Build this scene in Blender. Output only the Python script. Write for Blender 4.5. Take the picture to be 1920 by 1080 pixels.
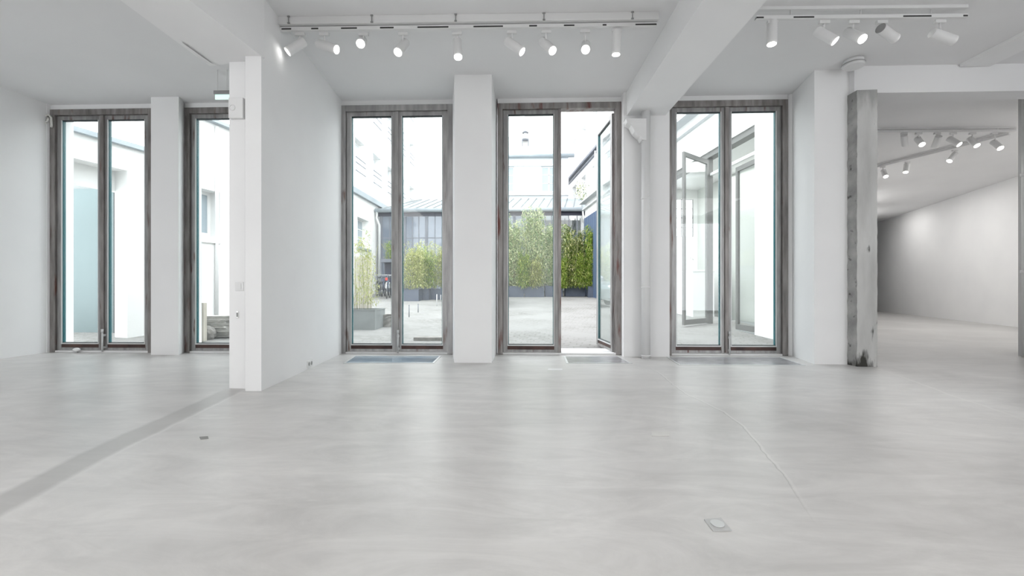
import bpy, bmesh, math, random
from mathutils import Vector, Matrix
random.seed(7)
PI = math.pi
D = bpy.data
SC = bpy.context.scene
COL = SC.collection
for o in list(D.objects): D.objects.remove(o)

# ------------------------------------------------------------------ camera
FL, CZ, YAW = 800.0, 0.95, math.radians(1.84)
cs, sn = math.cos(YAW), math.sin(YAW)
cam = D.cameras.new('camera'); cam.lens = FL / 1920 * 36; cam.sensor_width = 36
cam.clip_start = 0.05; cam.clip_end = 500
co = D.objects.new('camera', cam); COL.objects.link(co)
co.location = (0, 0, CZ); co.rotation_euler = (PI / 2, 0, YAW)
SC.camera = co

# ------------------------------------------------------------------ sky, lights, exposure
w = D.worlds.new('sky'); SC.world = w; w.use_nodes = True
wn = w.node_tree.nodes; wl = w.node_tree.links
bg = wn['Background']
tcw = wn.new('ShaderNodeTexCoord'); nzw = wn.new('ShaderNodeTexNoise'); nzw.inputs['Scale'].default_value = 1.6
nzw.inputs['Detail'].default_value = 4
rw = wn.new('ShaderNodeValToRGB')
rw.color_ramp.elements[0].position = .3; rw.color_ramp.elements[0].color = (.90, .95, 1, 1)
rw.color_ramp.elements[1].position = .7; rw.color_ramp.elements[1].color = (1, 1, 1, 1)
wl.new(tcw.outputs['Generated'], nzw.inputs['Vector']); wl.new(nzw.outputs['Fac'], rw.inputs['Fac'])
wl.new(rw.outputs['Color'], bg.inputs['Color'])
bg.inputs['Strength'].default_value = 3.5
SC.view_settings.view_transform = 'Standard'
SC.view_settings.look = 'None'
SC.view_settings.gamma = 1
SC.view_settings.use_curve_mapping = False
SC.view_settings.exposure = 0.58

def area(name, loc, rot, sx, sy, watts, color=(1, .985, .96)):
    l = D.lights.new(name, 'AREA'); l.shape = 'RECTANGLE'; l.size = sx; l.size_y = sy
    l.energy = watts; l.color = color
    o = D.objects.new(name, l); COL.objects.link(o); o.location = loc; o.rotation_euler = rot
    return o
# added fill lights: one behind the camera, the others in the far gallery
area('gallery_fill_light', (-.3, -2.0, 3.6), (0, 0, 0), 13.4, 3.0, 172)
area('far_gallery_fill_light', (9.6, 7.0, 3.6), (0, 0, 0), 1.0, 1.2, 20)
area('far_gallery_fill_light', (9.3, 9.7, 3.6), (0, 0, 0), 1.6, 1.6, 26)
area('far_gallery_fill_light', (10.6, 12.8, 3.6), (0, 0, 0), 1.6, 2.4, 26)
area('far_gallery_fill_light', (12.1, 16.0, 3.6), (0, 0, 0), 1.6, 2.4, 32)

# ------------------------------------------------------------------ helpers
def cw(xc, zc, z=0.0):
    return Vector((-sn * zc + cs * xc, cs * zc + sn * xc, z))
def ray(px, py):
    u = (px - 960) / FL; v = (540 - py) / FL
    return Vector((-sn + cs * u, cs + sn * u, v))
def AY(px, py, Y):
    d = ray(px, py); t = Y / d.y
    return Vector((d.x * t, Y, CZ + d.z * t))
def AZ(px, py, Z):
    d = ray(px, py); t = (Z - CZ) / d.z
    return Vector((d.x * t, d.y * t, Z))
def AC(px, py, zc):
    d = ray(px, py)
    return Vector((d.x * zc, d.y * zc, CZ + d.z * zc))
def gz(y):
    return max(-0.02, 0.04 * (y - 6.3)) if y > 6.3 else -0.02

def obj(name, bm, mats, parent=None, smooth=False):
    me = D.meshes.new(name); bm.to_mesh(me); bm.free()
    if not isinstance(mats, (list, tuple)): mats = [mats]
    for m in mats: me.materials.append(m)
    if smooth:
        for p in me.polygons: p.use_smooth = True
    o = D.objects.new(name, me); COL.objects.link(o)
    if parent:
        o.parent = parent
    return o
def tag(o, label, cat, group=None, kind=None):
    o['label'] = label; o['category'] = cat
    if group: o['group'] = group
    if kind: o['kind'] = kind
    return o
def thing(name, label, cat, loc=(0, 0, 0), rz=0, group=None, kind=None):
    o = D.objects.new(name, None); COL.objects.link(o); o.location = loc; o.rotation_euler = (0, 0, rz)
    o.empty_display_size = .1
    return tag(o, label, cat, group, kind)
def dup(root, loc=None, rz=None, label=None):
    r = root.copy(); COL.objects.link(r)
    if loc is not None: r.location = loc
    if rz is not None: r.rotation_euler = (0, 0, rz)
    if label: r['label'] = label
    for ch in list(root.children):
        c = ch.copy(); COL.objects.link(c); c.parent = r
        for g in list(ch.children):
            d = g.copy(); COL.objects.link(d); d.parent = c
    return r

def box(bm, x0, x1, y0, y1, z0, z1, mi=0, bev=0):
    vs = [bm.verts.new(p) for p in ((x0,y0,z0),(x1,y0,z0),(x1,y1,z0),(x0,y1,z0),(x0,y0,z1),(x1,y0,z1),(x1,y1,z1),(x0,y1,z1))]
    fs = []
    for f in ((0,3,2,1),(4,5,6,7),(0,1,5,4),(1,2,6,5),(2,3,7,6),(3,0,4,7)):
        q = bm.faces.new([vs[i] for i in f]); q.material_index = mi; fs.append(q)
    if bev:
        es = list({e for f in fs for e in f.edges})
        bmesh.ops.bevel(bm, geom=es, offset=bev, segments=2, affect='EDGES', profile=.6)
    return fs
def bxm(x0, x1, y0, y1, z0, z1, bev=0):
    bm = bmesh.new(); box(bm, x0, x1, y0, y1, z0, z1, 0, bev); return bm
def obox(bm, p, d, L, n, T, z0, z1, mi=0):
    """box along direction d (2D) from p, length L, thickness T along n"""
    d = Vector((d[0], d[1], 0)).normalized(); n = Vector((n[0], n[1], 0)).normalized(); p = Vector((p[0], p[1], 0))
    a = [p, p + d * L, p + d * L + n * T, p + n * T]
    lo = [bm.verts.new((q.x, q.y, z0)) for q in a]; hi = [bm.verts.new((q.x, q.y, z1)) for q in a]
    fl = [bm.faces.new(lo[::-1]), bm.faces.new(hi)]
    for i in range(4):
        j = (i + 1) % 4; fl.append(bm.faces.new((lo[i], lo[j], hi[j], hi[i])))
    for f in fl: f.material_index = mi
    bmesh.ops.recalc_face_normals(bm, faces=fl)
def prism(bm, pts, z0, z1, mi=0):
    lo = [bm.verts.new((p[0], p[1], z0)) for p in pts]; hi = [bm.verts.new((p[0], p[1], z1)) for p in pts]
    fl = [bm.faces.new(lo[::-1]), bm.faces.new(hi)]
    n = len(pts)
    for i in range(n):
        j = (i + 1) % n; fl.append(bm.faces.new((lo[i], lo[j], hi[j], hi[i])))
    for f in fl: f.material_index = mi
    bmesh.ops.recalc_face_normals(bm, faces=fl)
def cyl(bm, a, b, r, r2=None, seg=20, mi=0, cap=True):
    a = Vector(a); b = Vector(b); r2 = r if r2 is None else r2
    d = (b - a); L = d.length
    if L < 1e-6: return
    q = d.to_track_quat('Z', 'Y').to_matrix()
    A = []; B = []
    for i in range(seg):
        t = 2 * PI * i / seg; v = Vector((math.cos(t), math.sin(t), 0))
        A.append(bm.verts.new(a + q @ (v * r))); B.append(bm.verts.new(b + q @ (v * r2)))
    for i in range(seg):
        j = (i + 1) % seg
        f = bm.faces.new((A[i], A[j], B[j], B[i])); f.material_index = mi; f.smooth = True
    if cap:
        f = bm.faces.new(A[::-1]); f.material_index = mi
        f = bm.faces.new(B); f.material_index = mi
def tube(bm, pts, r, seg=8, mi=0):
    pts = [Vector(p) for p in pts]; rings = []
    for i, p in enumerate(pts):
        t = (pts[min(i + 1, len(pts) - 1)] - pts[max(i - 1, 0)]).normalized()
        q = t.to_track_quat('Z', 'Y').to_matrix()
        rings.append([bm.verts.new(p + q @ Vector((math.cos(2*PI*k/seg)*r, math.sin(2*PI*k/seg)*r, 0))) for k in range(seg)])
    for a, b in zip(rings, rings[1:]):
        # align
        best = min(range(seg), key=lambda s: (a[0].co - b[s].co).length)
        for k in range(seg):
            f = bm.faces.new((a[k], a[(k+1) % seg], b[(k+1+best) % seg], b[(k+best) % seg])); f.smooth = True; f.material_index = mi
    bm.faces.new(rings[0][::-1]); bm.faces.new(rings[-1])
def torus(bm, c, R, r, axis='X', seg=28, s2=8, mi=0):
    c = Vector(c); rings = []
    for i in range(seg):
        t = 2*PI*i/seg; ring = []
        for k in range(s2):
            p = 2*PI*k/s2; rr = R + r*math.cos(p); h = r*math.sin(p)
            if axis == 'X': v = Vector((h, rr*math.cos(t), rr*math.sin(t)))
            elif axis == 'Y': v = Vector((rr*math.cos(t), h, rr*math.sin(t)))
            else: v = Vector((rr*math.cos(t), rr*math.sin(t), h))
            ring.append(bm.verts.new(c + v))
        rings.append(ring)
    for i in range(seg):
        a = rings[i]; b = rings[(i+1) % seg]
        for k in range(s2):
            f = bm.faces.new((a[k], a[(k+1) % s2], b[(k+1) % s2], b[k])); f.smooth = True; f.material_index = mi
def wall_holes(bm, p, d, n, T, L, z0, z1, holes, mi=0):
    """wall from p along d, thickness T along n, rectangular holes (u0,u1,za,zb)"""
    us = sorted({0, L} | {h[0] for h in holes} | {h[1] for h in holes}); us = [u for u in us if 0 <= u <= L]
    zs = sorted({z0, z1} | {h[2] for h in holes} | {h[3] for h in holes}); zs = [z for z in zs if z0 <= z <= z1]
    d = Vector((d[0], d[1])).normalized()
    for u0, u1 in zip(us, us[1:]):
        col = []
        for za, zb in zip(zs, zs[1:]):
            m = ((u0+u1)/2, (za+zb)/2)
            if any(h[0] < m[0] < h[1] and h[2] < m[1] < h[3] for h in holes): continue
            if col and abs(col[-1][1] - za) < 1e-6: col[-1][1] = zb
            else: col.append([za, zb])
        for za, zb in col:
            obox(bm, (p[0] + d.x*u0, p[1] + d.y*u0), d, u1-u0, n, T, za, zb, mi)

# ------------------------------------------------------------------ materials
def mat(name, col=(.8,.8,.8), rough=.6, metal=0, spec=.5):
    m = D.materials.new(name); m.use_nodes = True
    b = m.node_tree.nodes['Principled BSDF']
    b.inputs['Base Color'].default_value = (*col, 1); b.inputs['Roughness'].default_value = rough
    b.inputs['Metallic'].default_value = metal; b.inputs['Specular IOR Level'].default_value = spec
    return m
def N(m, t, **kw):
    n = m.node_tree.nodes.new(t)
    for k, v in kw.items():
        if k in n.inputs: n.inputs[k].default_value = v
        else: setattr(n, k, v)
    return n
def L_(m, a, b): m.node_tree.links.new(a, b)
def noisy(name, c1, c2, scale=3, rough=.6, metal=0, bump=0, bscale=40, spec=.5, stretch=(1,1,1), detail=6, p0=.3, p1=.7, c3=None, sc3=9, t3=(.62,.72)):
    m = mat(name, c1, rough, metal, spec); b = m.node_tree.nodes['Principled BSDF']
    tc = N(m, 'ShaderNodeTexCoord'); mp = N(m, 'ShaderNodeMapping'); mp.inputs['Scale'].default_value = stretch
    L_(m, tc.outputs['Object'], mp.inputs['Vector'])
    nz = N(m, 'ShaderNodeTexNoise', Scale=scale, Detail=detail); L_(m, mp.outputs['Vector'], nz.inputs['Vector'])
    r = N(m, 'ShaderNodeValToRGB'); r.color_ramp.elements[0].position = p0; r.color_ramp.elements[1].position = p1
    r.color_ramp.elements[0].color = (*c1, 1); r.color_ramp.elements[1].color = (*c2, 1)
    L_(m, nz.outputs['Fac'], r.inputs['Fac']); out = r.outputs['Color']
    if c3:
        n3 = N(m, 'ShaderNodeTexNoise', Scale=sc3, Detail=8); L_(m, mp.outputs['Vector'], n3.inputs['Vector'])
        r3 = N(m, 'ShaderNodeValToRGB'); r3.color_ramp.elements[0].position = t3[0]; r3.color_ramp.elements[1].position = t3[1]
        L_(m, n3.outputs['Fac'], r3.inputs['Fac'])
        mx = N(m, 'ShaderNodeMix', data_type='RGBA'); L_(m, r3.outputs['Color'], mx.inputs['Factor'])
        L_(m, out, mx.inputs['A']); mx.inputs['B'].default_value = (*c3, 1); out = mx.outputs['Result']
    L_(m, out, b.inputs['Base Color'])
    if bump:
        nb = N(m, 'ShaderNodeTexNoise', Scale=bscale, Detail=5); L_(m, mp.outputs['Vector'], nb.inputs['Vector'])
        bp = N(m, 'ShaderNodeBump', Strength=bump, Distance=.01); L_(m, nb.outputs['Fac'], bp.inputs['Height'])
        L_(m, bp.outputs['Normal'], b.inputs['Normal'])
    return m
M = {}
M['wall'] = noisy('painted_plaster', (.85,.85,.855), (.89,.89,.89), 1.2, .7, bump=.12, bscale=9, spec=.25)
M['ceiling'] = noisy('ceiling_paint', (.79,.79,.795), (.82,.82,.825), 1.0, .8, bump=.08, bscale=6, spec=.2)
M['white'] = mat('white_enamel', (.78,.78,.78), .4)
M['fixture'] = mat('white_fixture', (.74,.74,.74), .45)
M['fixgrey'] = mat('grey_fixture_back', (.30,.30,.30), .5)
M['black'] = mat('black_slot', (.03,.03,.03), .6)
M['steel'] = noisy('raw_steel_frame', (.17,.155,.15), (.34,.32,.31), 5, .45, .45, bump=.15, bscale=60, stretch=(3,3,.5), c3=(.15,.075,.06), sc3=4, t3=(.60,.72))
M['steel_l'] = noisy('brushed_steel_leaf', (.24,.235,.235), (.42,.415,.41), 6, .4, .5, bump=.1, bscale=60, stretch=(3,3,.4), c3=(.16,.10,.09), sc3=5, t3=(.62,.70))
M['steel_b'] = noisy('pale_brushed_steel_frame', (.30,.29,.29), (.50,.49,.485), 5, .42, .5, bump=.12, bscale=60, stretch=(3,3,.5), c3=(.20,.14,.12), sc3=4, t3=(.62,.72))
M['steel_m'] = noisy('worn_steel_frame', (.21,.195,.19), (.38,.36,.35), 5, .44, .5, bump=.12, bscale=60, stretch=(3,3,.5), c3=(.17,.07,.06), sc3=3, t3=(.58,.68))
M['kick'] = noisy('rusty_kick_rail', (.05,.03,.028), (.11,.06,.05), 6, .5, .3, bump=.2)
M['bead'] = mat('aluminium_bead', (.62,.63,.63), .4, .3)
M['gasket'] = mat('dark_gasket', (.02,.03,.035), .5)
M['glassedge'] = mat('teal_glass_edge', (.02,.13,.15), .25)
M['chrome'] = mat('satin_chrome', (.75,.75,.74), .25, .8)
M['sill'] = mat('pale_sill', (.80,.80,.80), .5)
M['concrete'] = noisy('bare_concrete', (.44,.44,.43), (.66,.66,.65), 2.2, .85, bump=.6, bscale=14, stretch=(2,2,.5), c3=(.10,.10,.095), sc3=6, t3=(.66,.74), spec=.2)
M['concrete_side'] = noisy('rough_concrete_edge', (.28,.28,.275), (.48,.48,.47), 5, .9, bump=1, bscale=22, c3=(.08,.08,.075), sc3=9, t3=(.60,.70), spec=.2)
def glass(name, tint=(.97,.99,.985), dirt=.06, ior=1.5):
    m = D.materials.new(name); m.use_nodes = True; nt = m.node_tree; nt.nodes.clear()
    o = nt.nodes.new('ShaderNodeOutputMaterial'); tr = nt.nodes.new('ShaderNodeBsdfTransparent'); tr.inputs['Color'].default_value = (*tint, 1)
    tl = nt.nodes.new('ShaderNodeBsdfTranslucent'); tl.inputs['Color'].default_value = (.9,.93,.93,1)
    gl = nt.nodes.new('ShaderNodeBsdfGlossy'); gl.inputs['Roughness'].default_value = 0.0
    ge = nt.nodes.new('ShaderNodeNewGeometry'); dt = nt.nodes.new('ShaderNodeVectorMath'); dt.operation = 'DOT_PRODUCT'
    nt.links.new(ge.outputs['Incoming'], dt.inputs[0]); nt.links.new(ge.outputs['Normal'], dt.inputs[1])
    def mm(op, a, b=None):
        n = nt.nodes.new('ShaderNodeMath'); n.operation = op
        for i, v in enumerate((a, b)):
            if v is None: continue
            if isinstance(v, (int, float)): n.inputs[i].default_value = v
            else: nt.links.new(v, n.inputs[i])
        return n.outputs[0]
    r0 = ((ior-1)/(ior+1))**2
    sch = mm('ADD', mm('MULTIPLY', mm('POWER', mm('SUBTRACT', 1.0, mm('ABSOLUTE', dt.outputs['Value'])), 5.0), 1-r0), r0)
    m1 = nt.nodes.new('ShaderNodeMixShader'); m2 = nt.nodes.new('ShaderNodeMixShader')
    m1.inputs[0].default_value = dirt
    nt.links.new(tr.outputs[0], m1.inputs[1]); nt.links.new(tl.outputs[0], m1.inputs[2])
    nt.links.new(sch, m2.inputs[0]); nt.links.new(m1.outputs[0], m2.inputs[1]); nt.links.new(gl.outputs[0], m2.inputs[2])
    nt.links.new(m2.outputs[0], o.inputs[0]); return m
M['glass'] = glass('dusty_window_glass', dirt=.018)
M['glass2'] = glass('clear_glass', (.97,.98,.975), .01, 1.5)
M['glassfar'] = mat('distant_window_glass', (.30,.36,.40), .12, 0, .8)
M['glassblue'] = mat('blue_grey_glazing', (.13,.155,.20), .08, 0, 1.0)
def emit(name, col, s):
    m = D.materials.new(name); m.use_nodes = True; b = m.node_tree.nodes['Principled BSDF']
    b.inputs['Base Color'].default_value = (.9,.9,.9,1)
    b.inputs['Emission Color'].default_value = (*col, 1); b.inputs['Emission Strength'].default_value = s; return m
M['bulb'] = emit('lit_spot_lens', (1,.985,.95), 3.2)
M['exit'] = emit('lit_green_sign', (.55,1,.85), .45)
M['teal'] = noisy('teal_grey_panel', (.105,.145,.15), (.12,.165,.17), 1.5, .45)
M['extwall'] = noisy('white_render', (.76,.76,.75), (.82,.82,.81), 1.5, .9, bump=.2, bscale=8, spec=.1)
M['extcream'] = noisy('cream_render', (.50,.48,.465), (.58,.56,.545), .6, .9, spec=.1)
M['extpale'] = noisy('pale_blue_render', (.58,.61,.63), (.66,.68,.70), .7, .9, spec=.1)
M['zinc'] = noisy('zinc_roofing', (.26,.30,.33), (.35,.39,.42), 1.5, .5, .2)
M['darkmetal'] = mat('dark_indigo_metal', (.032,.034,.06), .5)
M['greymetal'] = noisy('slate_grey_paint', (.12,.13,.155), (.17,.18,.21), 2, .5)
M['bluefence'] = mat('blue_cladding', (.09,.13,.21), .5)
M['planter'] = noisy('blue_grey_planter', (.055,.07,.10), (.085,.10,.135), 3, .6)
M['planter_l'] = noisy('pale_zinc_planter', (.20,.215,.215), (.27,.285,.285), 3, .55)
M['midmetal'] = mat('mid_grey_door_metal', (.13,.13,.125), .5)
M['soil'] = noisy('potting_soil', (.05,.04,.03), (.10,.08,.06), 20, .95)
M['stone'] = noisy('rough_stone', (.16,.155,.145), (.33,.31,.29), 8, .9, bump=.8, bscale=25)
M['slate'] = noisy('grey_weathered_board', (.34,.33,.31), (.66,.64,.61), 7, .9, bump=.5, bscale=30)
M['wood'] = noisy('pale_timber', (.42,.39,.33), (.58,.54,.47), 6, .8, stretch=(4,4,.5))
M['stem'] = mat('cane_green', (.28,.30,.12), .6)
M['twig'] = mat('brown_twig', (.20,.15,.10), .8)
M['rubber'] = mat('rubber_black', (.025,.025,.025), .7)
M['brick'] = mat('cable_white', (.66,.65,.62), .6)
def leafmat(name, cols):
    m = mat(name, cols[0], .55, 0, .3); b = m.node_tree.nodes['Principled BSDF']
    g = N(m, 'ShaderNodeNewGeometry'); r = N(m, 'ShaderNodeValToRGB'); r.color_ramp.interpolation = 'LINEAR'
    e = r.color_ramp.elements; e[0].position = 0; e[0].color = (*cols[0], 1); e[1].position = 1; e[1].color = (*cols[-1], 1)
    for i, c in enumerate(cols[1:-1]):
        q = e.new((i+1)/(len(cols)-1)); q.color = (*c, 1)
    L_(m, g.outputs['Random Per Island'], r.inputs['Fac']); L_(m, r.outputs['Color'], b.inputs['Base Color'])
    tl = N(m, 'ShaderNodeBsdfTranslucent'); L_(m, r.outputs['Color'], tl.inputs['Color'])
    ms = N(m, 'ShaderNodeMixShader'); ms.inputs[0].default_value = .35
    out = m.node_tree.nodes['Material Output']
    L_(m, b.outputs[0], ms.inputs[1]); L_(m, tl.outputs[0], ms.inputs[2]); L_(m, ms.outputs[0], out.inputs['Surface'])
    return m
M['leaf_bright'] = leafmat('bright_green_leaf', [(.07,.16,.02),(.20,.32,.045),(.40,.48,.10),(.66,.66,.28)])
M['leaf_pale'] = leafmat('pale_bamboo_leaf', [(.20,.24,.06),(.44,.46,.16),(.62,.60,.32),(.30,.38,.09)])
M['leaf_dark'] = leafmat('dark_green_leaf', [(.03,.07,.015),(.10,.18,.03),(.34,.38,.10),(.80,.74,.46)])
M['leaf_grey'] = leafmat('grey_green_leaf', [(.14,.24,.10),(.36,.46,.24),(.62,.66,.40),(.80,.76,.52)])

# concrete floor: mottling, trowel streaks, a repaired band, a long crack and the change of slab at the far gallery
def floor_material():
    m = mat('polished_concrete', (.6,.6,.58), .32, 0, .45); b = m.node_tree.nodes['Principled BSDF']
    tc = N(m, 'ShaderNodeTexCoord'); sep = N(m, 'ShaderNodeSeparateXYZ'); L_(m, tc.outputs['Object'], sep.inputs[0])
    mp = N(m, 'ShaderNodeMapping'); mp.inputs['Scale'].default_value = (1, 1, 1); L_(m, tc.outputs['Object'], mp.inputs['Vector'])
    n1 = N(m, 'ShaderNodeTexNoise', Scale=.55, Detail=9, Roughness=.62, Distortion=.6); L_(m, mp.outputs['Vector'], n1.inputs['Vector'])
    r1 = N(m, 'ShaderNodeValToRGB'); e = r1.color_ramp.elements; e[0].position = .28; e[0].color = (.50,.487,.475,1); e[1].position = .72; e[1].color = (.71,.697,.685,1)
    L_(m, n1.outputs['Fac'], r1.inputs['Fac'])
    mp2 = N(m, 'ShaderNodeMapping'); mp2.inputs['Scale'].default_value = (1, 3.4, 1); mp2.inputs['Rotation'].default_value = (0,0,.35); L_(m, tc.outputs['Object'], mp2.inputs['Vector'])
    n2 = N(m, 'ShaderNodeTexNoise', Scale=1.3, Detail=10, Roughness=.7, Distortion=1.2); L_(m, mp2.outputs['Vector'], n2.inputs['Vector'])
    r2 = N(m, 'ShaderNodeValToRGB'); e = r2.color_ramp.elements; e[0].position = .35; e[0].color = (.88,.88,.88,1); e[1].position = .65; e[1].color = (1.08,1.08,1.08,1)
    L_(m, n2.outputs['Fac'], r2.inputs['Fac'])
    mul = N(m, 'ShaderNodeMix', data_type='RGBA', blend_type='MULTIPLY'); mul.inputs['Factor'].default_value = 1
    L_(m, r1.outputs['Color'], mul.inputs['A']); L_(m, r2.outputs['Color'], mul.inputs['B'])
    cur = mul.outputs['Result']
    def math_(op, a, b_=None, clamp=False):
        n = N(m, 'ShaderNodeMath', operation=op); n.use_clamp = clamp
        for i, v in enumerate((a, b_)):
            if v is None: continue
            if isinstance(v, (int, float)): n.inputs[i].default_value = v
            else: L_(m, v, n.inputs[i])
        return n.outputs[0]
    nf = N(m, 'ShaderNodeTexNoise', Scale=5, Detail=8); L_(m, tc.outputs['Object'], nf.inputs['Vector'])
    wob = math_('MULTIPLY', math_('SUBTRACT', nf.outputs['Fac'], .5), .05)
    def curveX(pts):   # X as a function of Y through the given floor points
        ys = [p.y for p in pts]; xs = [p.x for p in pts]; y0, y1 = min(ys), max(ys); x0, x1 = min(xs) - .01, max(xs) + .01
        t = math_('DIVIDE', math_('SUBTRACT', sep.outputs['Y'], y0), y1 - y0, True)
        fc = N(m, 'ShaderNodeFloatCurve'); c = fc.mapping.curves[0]
        P = sorted(((p.y - y0)/(y1 - y0), (p.x - x0)/(x1 - x0)) for p in pts)
        c.points[0].location = P[0]; c.points[1].location = P[-1]
        for q in P[1:-1]: c.points.new(*q)
        for q in c.points: q.handle_type = 'VECTOR'
        fc.mapping.update(); L_(m, t, fc.inputs['Value'])
        X = math_('ADD', math_('MULTIPLY', fc.outputs[0], x1 - x0), x0)
        inr = math_('MULTIPLY', math_('DIVIDE', math_('SUBTRACT', sep.outputs['Y'], y0), .5, True), math_('DIVIDE', math_('SUBTRACT', y1, sep.outputs['Y']), .2, True))
        return math_('ADD', math_('SUBTRACT', sep.outputs['X'], X), wob), inr
    def mixc(fac, col):
        nonlocal cur
        mx = N(m, 'ShaderNodeMix', data_type='RGBA'); L_(m, fac, mx.inputs['Factor']); L_(m, cur, mx.inputs['A']); mx.inputs['B'].default_value = (*col, 1); cur = mx.outputs['Result']
    def band(d, inr, a, b_, soft, amt):
        lo = math_('DIVIDE', math_('SUBTRACT', d, a), soft, True); hi = math_('DIVIDE', math_('SUBTRACT', b_, d), soft, True)
        return math_('MULTIPLY', math_('MULTIPLY', math_('MULTIPLY', lo, hi), inr), amt)
    # long crack in front of the third and fourth doors, floor a little paler on its right
    d, i = curveX([AZ(x, y, 0) for x, y in ((1215,688),(1240,703),(1262,722),(1290,742),(1318,754),(1355,772),(1392,800),(1418,830),(1442,858),(1462,884),(1492,925),(1530,985))])
    mixc(band(d, i, -.35, 0, .35, .22), (.33,.325,.31))
    mixc(band(d, i, .0, .6, .5, .14), (.62,.61,.59))
    mixc(band(d, i, -.005, .004, .003, .5), (.30,.295,.28))
    mixc(band(d, i, .002, .022, .009, .5), (.72,.71,.69))
    # repaired band on the left
    d, i = curveX([AZ(x, y, 0) for x, y in ((-330,1130),(-150,1020),(0,943),(120,880),(215,832),(330,780),(390,752),(440,728))])
    mixc(band(d, i, -.10, .13, .04, .48), (.30,.295,.285))
    mixc(band(d, i, .11, .15, .015, .45), (.66,.655,.64))
    # edge of the far gallery slab, darker behind
    d, i = curveX([AZ(x, y, 0) for x, y in ((1590,684),(1650,692),(1710,712),(1790,742),(1860,764),(1960,800),(2200,880))])
    mixc(band(d, i, -.04, .0, .012, .45), (.70,.69,.67))
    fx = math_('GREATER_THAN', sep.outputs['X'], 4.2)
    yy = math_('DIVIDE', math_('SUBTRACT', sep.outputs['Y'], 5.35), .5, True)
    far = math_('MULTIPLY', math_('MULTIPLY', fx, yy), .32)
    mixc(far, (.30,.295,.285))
    # small pale scuffs
    ns = N(m, 'ShaderNodeTexNoise', Scale=2.2, Detail=3); L_(m, mp2.outputs['Vector'], ns.inputs['Vector'])
    rs = N(m, 'ShaderNodeValToRGB'); rs.color_ramp.elements[0].position = .69; rs.color_ramp.elements[1].position = .72; L_(m, ns.outputs['Fac'], rs.inputs['Fac'])
    mixc(math_('MULTIPLY', rs.outputs['Color'], .35), (.68,.67,.65))
    L_(m, cur, b.inputs['Base Color'])
    rr = N(m, 'ShaderNodeMapRange'); rr.inputs['To Min'].default_value = .26; rr.inputs['To Max'].default_value = .46
    L_(m, n2.outputs['Fac'], rr.inputs['Value']); L_(m, rr.outputs[0], b.inputs['Roughness'])
    bp = N(m, 'ShaderNodeBump', Strength=.05, Distance=.01); L_(m, nf.outputs['Fac'], bp.inputs['Height']); L_(m, bp.outputs['Normal'], b.inputs['Normal'])
    return m
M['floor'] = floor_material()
def paving_material():
    m = mat('courtyard_setts', (.5,.5,.48), .85, 0, .2); b = m.node_tree.nodes['Principled BSDF']
    tc = N(m, 'ShaderNodeTexCoord'); br = N(m, 'ShaderNodeTexBrick', Scale=1.0)
    mp = N(m, 'ShaderNodeMapping'); mp.inputs['Rotation'].default_value = (0,0,.25); L_(m, tc.outputs['Object'], mp.inputs['Vector'])
    nd = N(m, 'ShaderNodeTexNoise', Scale=2.5, Detail=3); L_(m, tc.outputs['Object'], nd.inputs['Vector'])
    va = N(m, 'ShaderNodeVectorMath', operation='MULTIPLY_ADD'); L_(m, nd.outputs['Color'], va.inputs[0]); va.inputs[1].default_value = (.22,.22,0); L_(m, mp.outputs['Vector'], va.inputs[2])
    L_(m, va.outputs[0], br.inputs['Vector'])
    br.inputs['Color1'].default_value = (.20,.194,.187,1); br.inputs['Color2'].default_value = (.265,.26,.25,1); br.inputs['Mortar'].default_value = (.14,.135,.125,1)
    br.inputs['Brick Width'].default_value = .21; br.inputs['Row Height'].default_value = .13; br.inputs['Mortar Size'].default_value = .012
    nz = N(m, 'ShaderNodeTexNoise', Scale=.7, Detail=8); L_(m, tc.outputs['Object'], nz.inputs['Vector'])
    r = N(m, 'ShaderNodeValToRGB'); r.color_ramp.elements[0].position = .36; r.color_ramp.elements[1].position = .62; L_(m, nz.outputs['Fac'], r.inputs['Fac'])
    mx = N(m, 'ShaderNodeMix', data_type='RGBA'); L_(m, r.outputs['Color'], mx.inputs['Factor']); L_(m, br.outputs['Color'], mx.inputs['A']); mx.inputs['B'].default_value = (.265,.26,.252,1)
    L_(m, mx.outputs['Result'], b.inputs['Base Color'])
    bp = N(m, 'ShaderNodeBump', Strength=.35, Distance=.01); L_(m, br.outputs['Fac'], bp.inputs['Height']); bp.invert = True; L_(m, bp.outputs['Normal'], b.inputs['Normal'])
    return m
M['paving'] = paving_material()

# ================================================================== ROOM SHELL
FY = 6.12          # inner plane of the door frames
CH = 3.66          # ceiling height
XL, XR, YB = -7.04, 7.8, -4.2
def struct(name, bm, m, label, cat):
    return tag(obj(name, bm, m), label, cat, kind='structure')
def X_at(px, Y): return AY(px, 540, Y).x

far_a = AZ(1905, 613, 0); far_b = AZ(1645, 583, 0)
fd = (far_b - far_a).normalized()
fa0 = far_a - fd * ((far_a.y - 6.2) / fd.y); fb0 = far_b + fd * .6
diag0 = Vector((4.35, 5.75, 0)); diag1 = Vector((14.35, 18.4, 0))
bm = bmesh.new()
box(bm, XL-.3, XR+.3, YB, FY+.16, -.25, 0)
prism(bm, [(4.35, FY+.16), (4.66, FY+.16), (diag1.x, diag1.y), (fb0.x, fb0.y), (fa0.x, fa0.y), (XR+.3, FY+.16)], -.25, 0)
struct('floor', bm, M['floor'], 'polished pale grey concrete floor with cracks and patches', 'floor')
bm = bmesh.new()
box(bm, XL-.3, XR+.3, YB, FY+.3, CH, CH+.25)
prism(bm, [(4.75, FY+.3), (diag1.x, diag1.y), (fb0.x+.2, fb0.y), (fa0.x+.2, fa0.y), (XR+.3, FY+.3)], CH, CH+.25)
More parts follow.
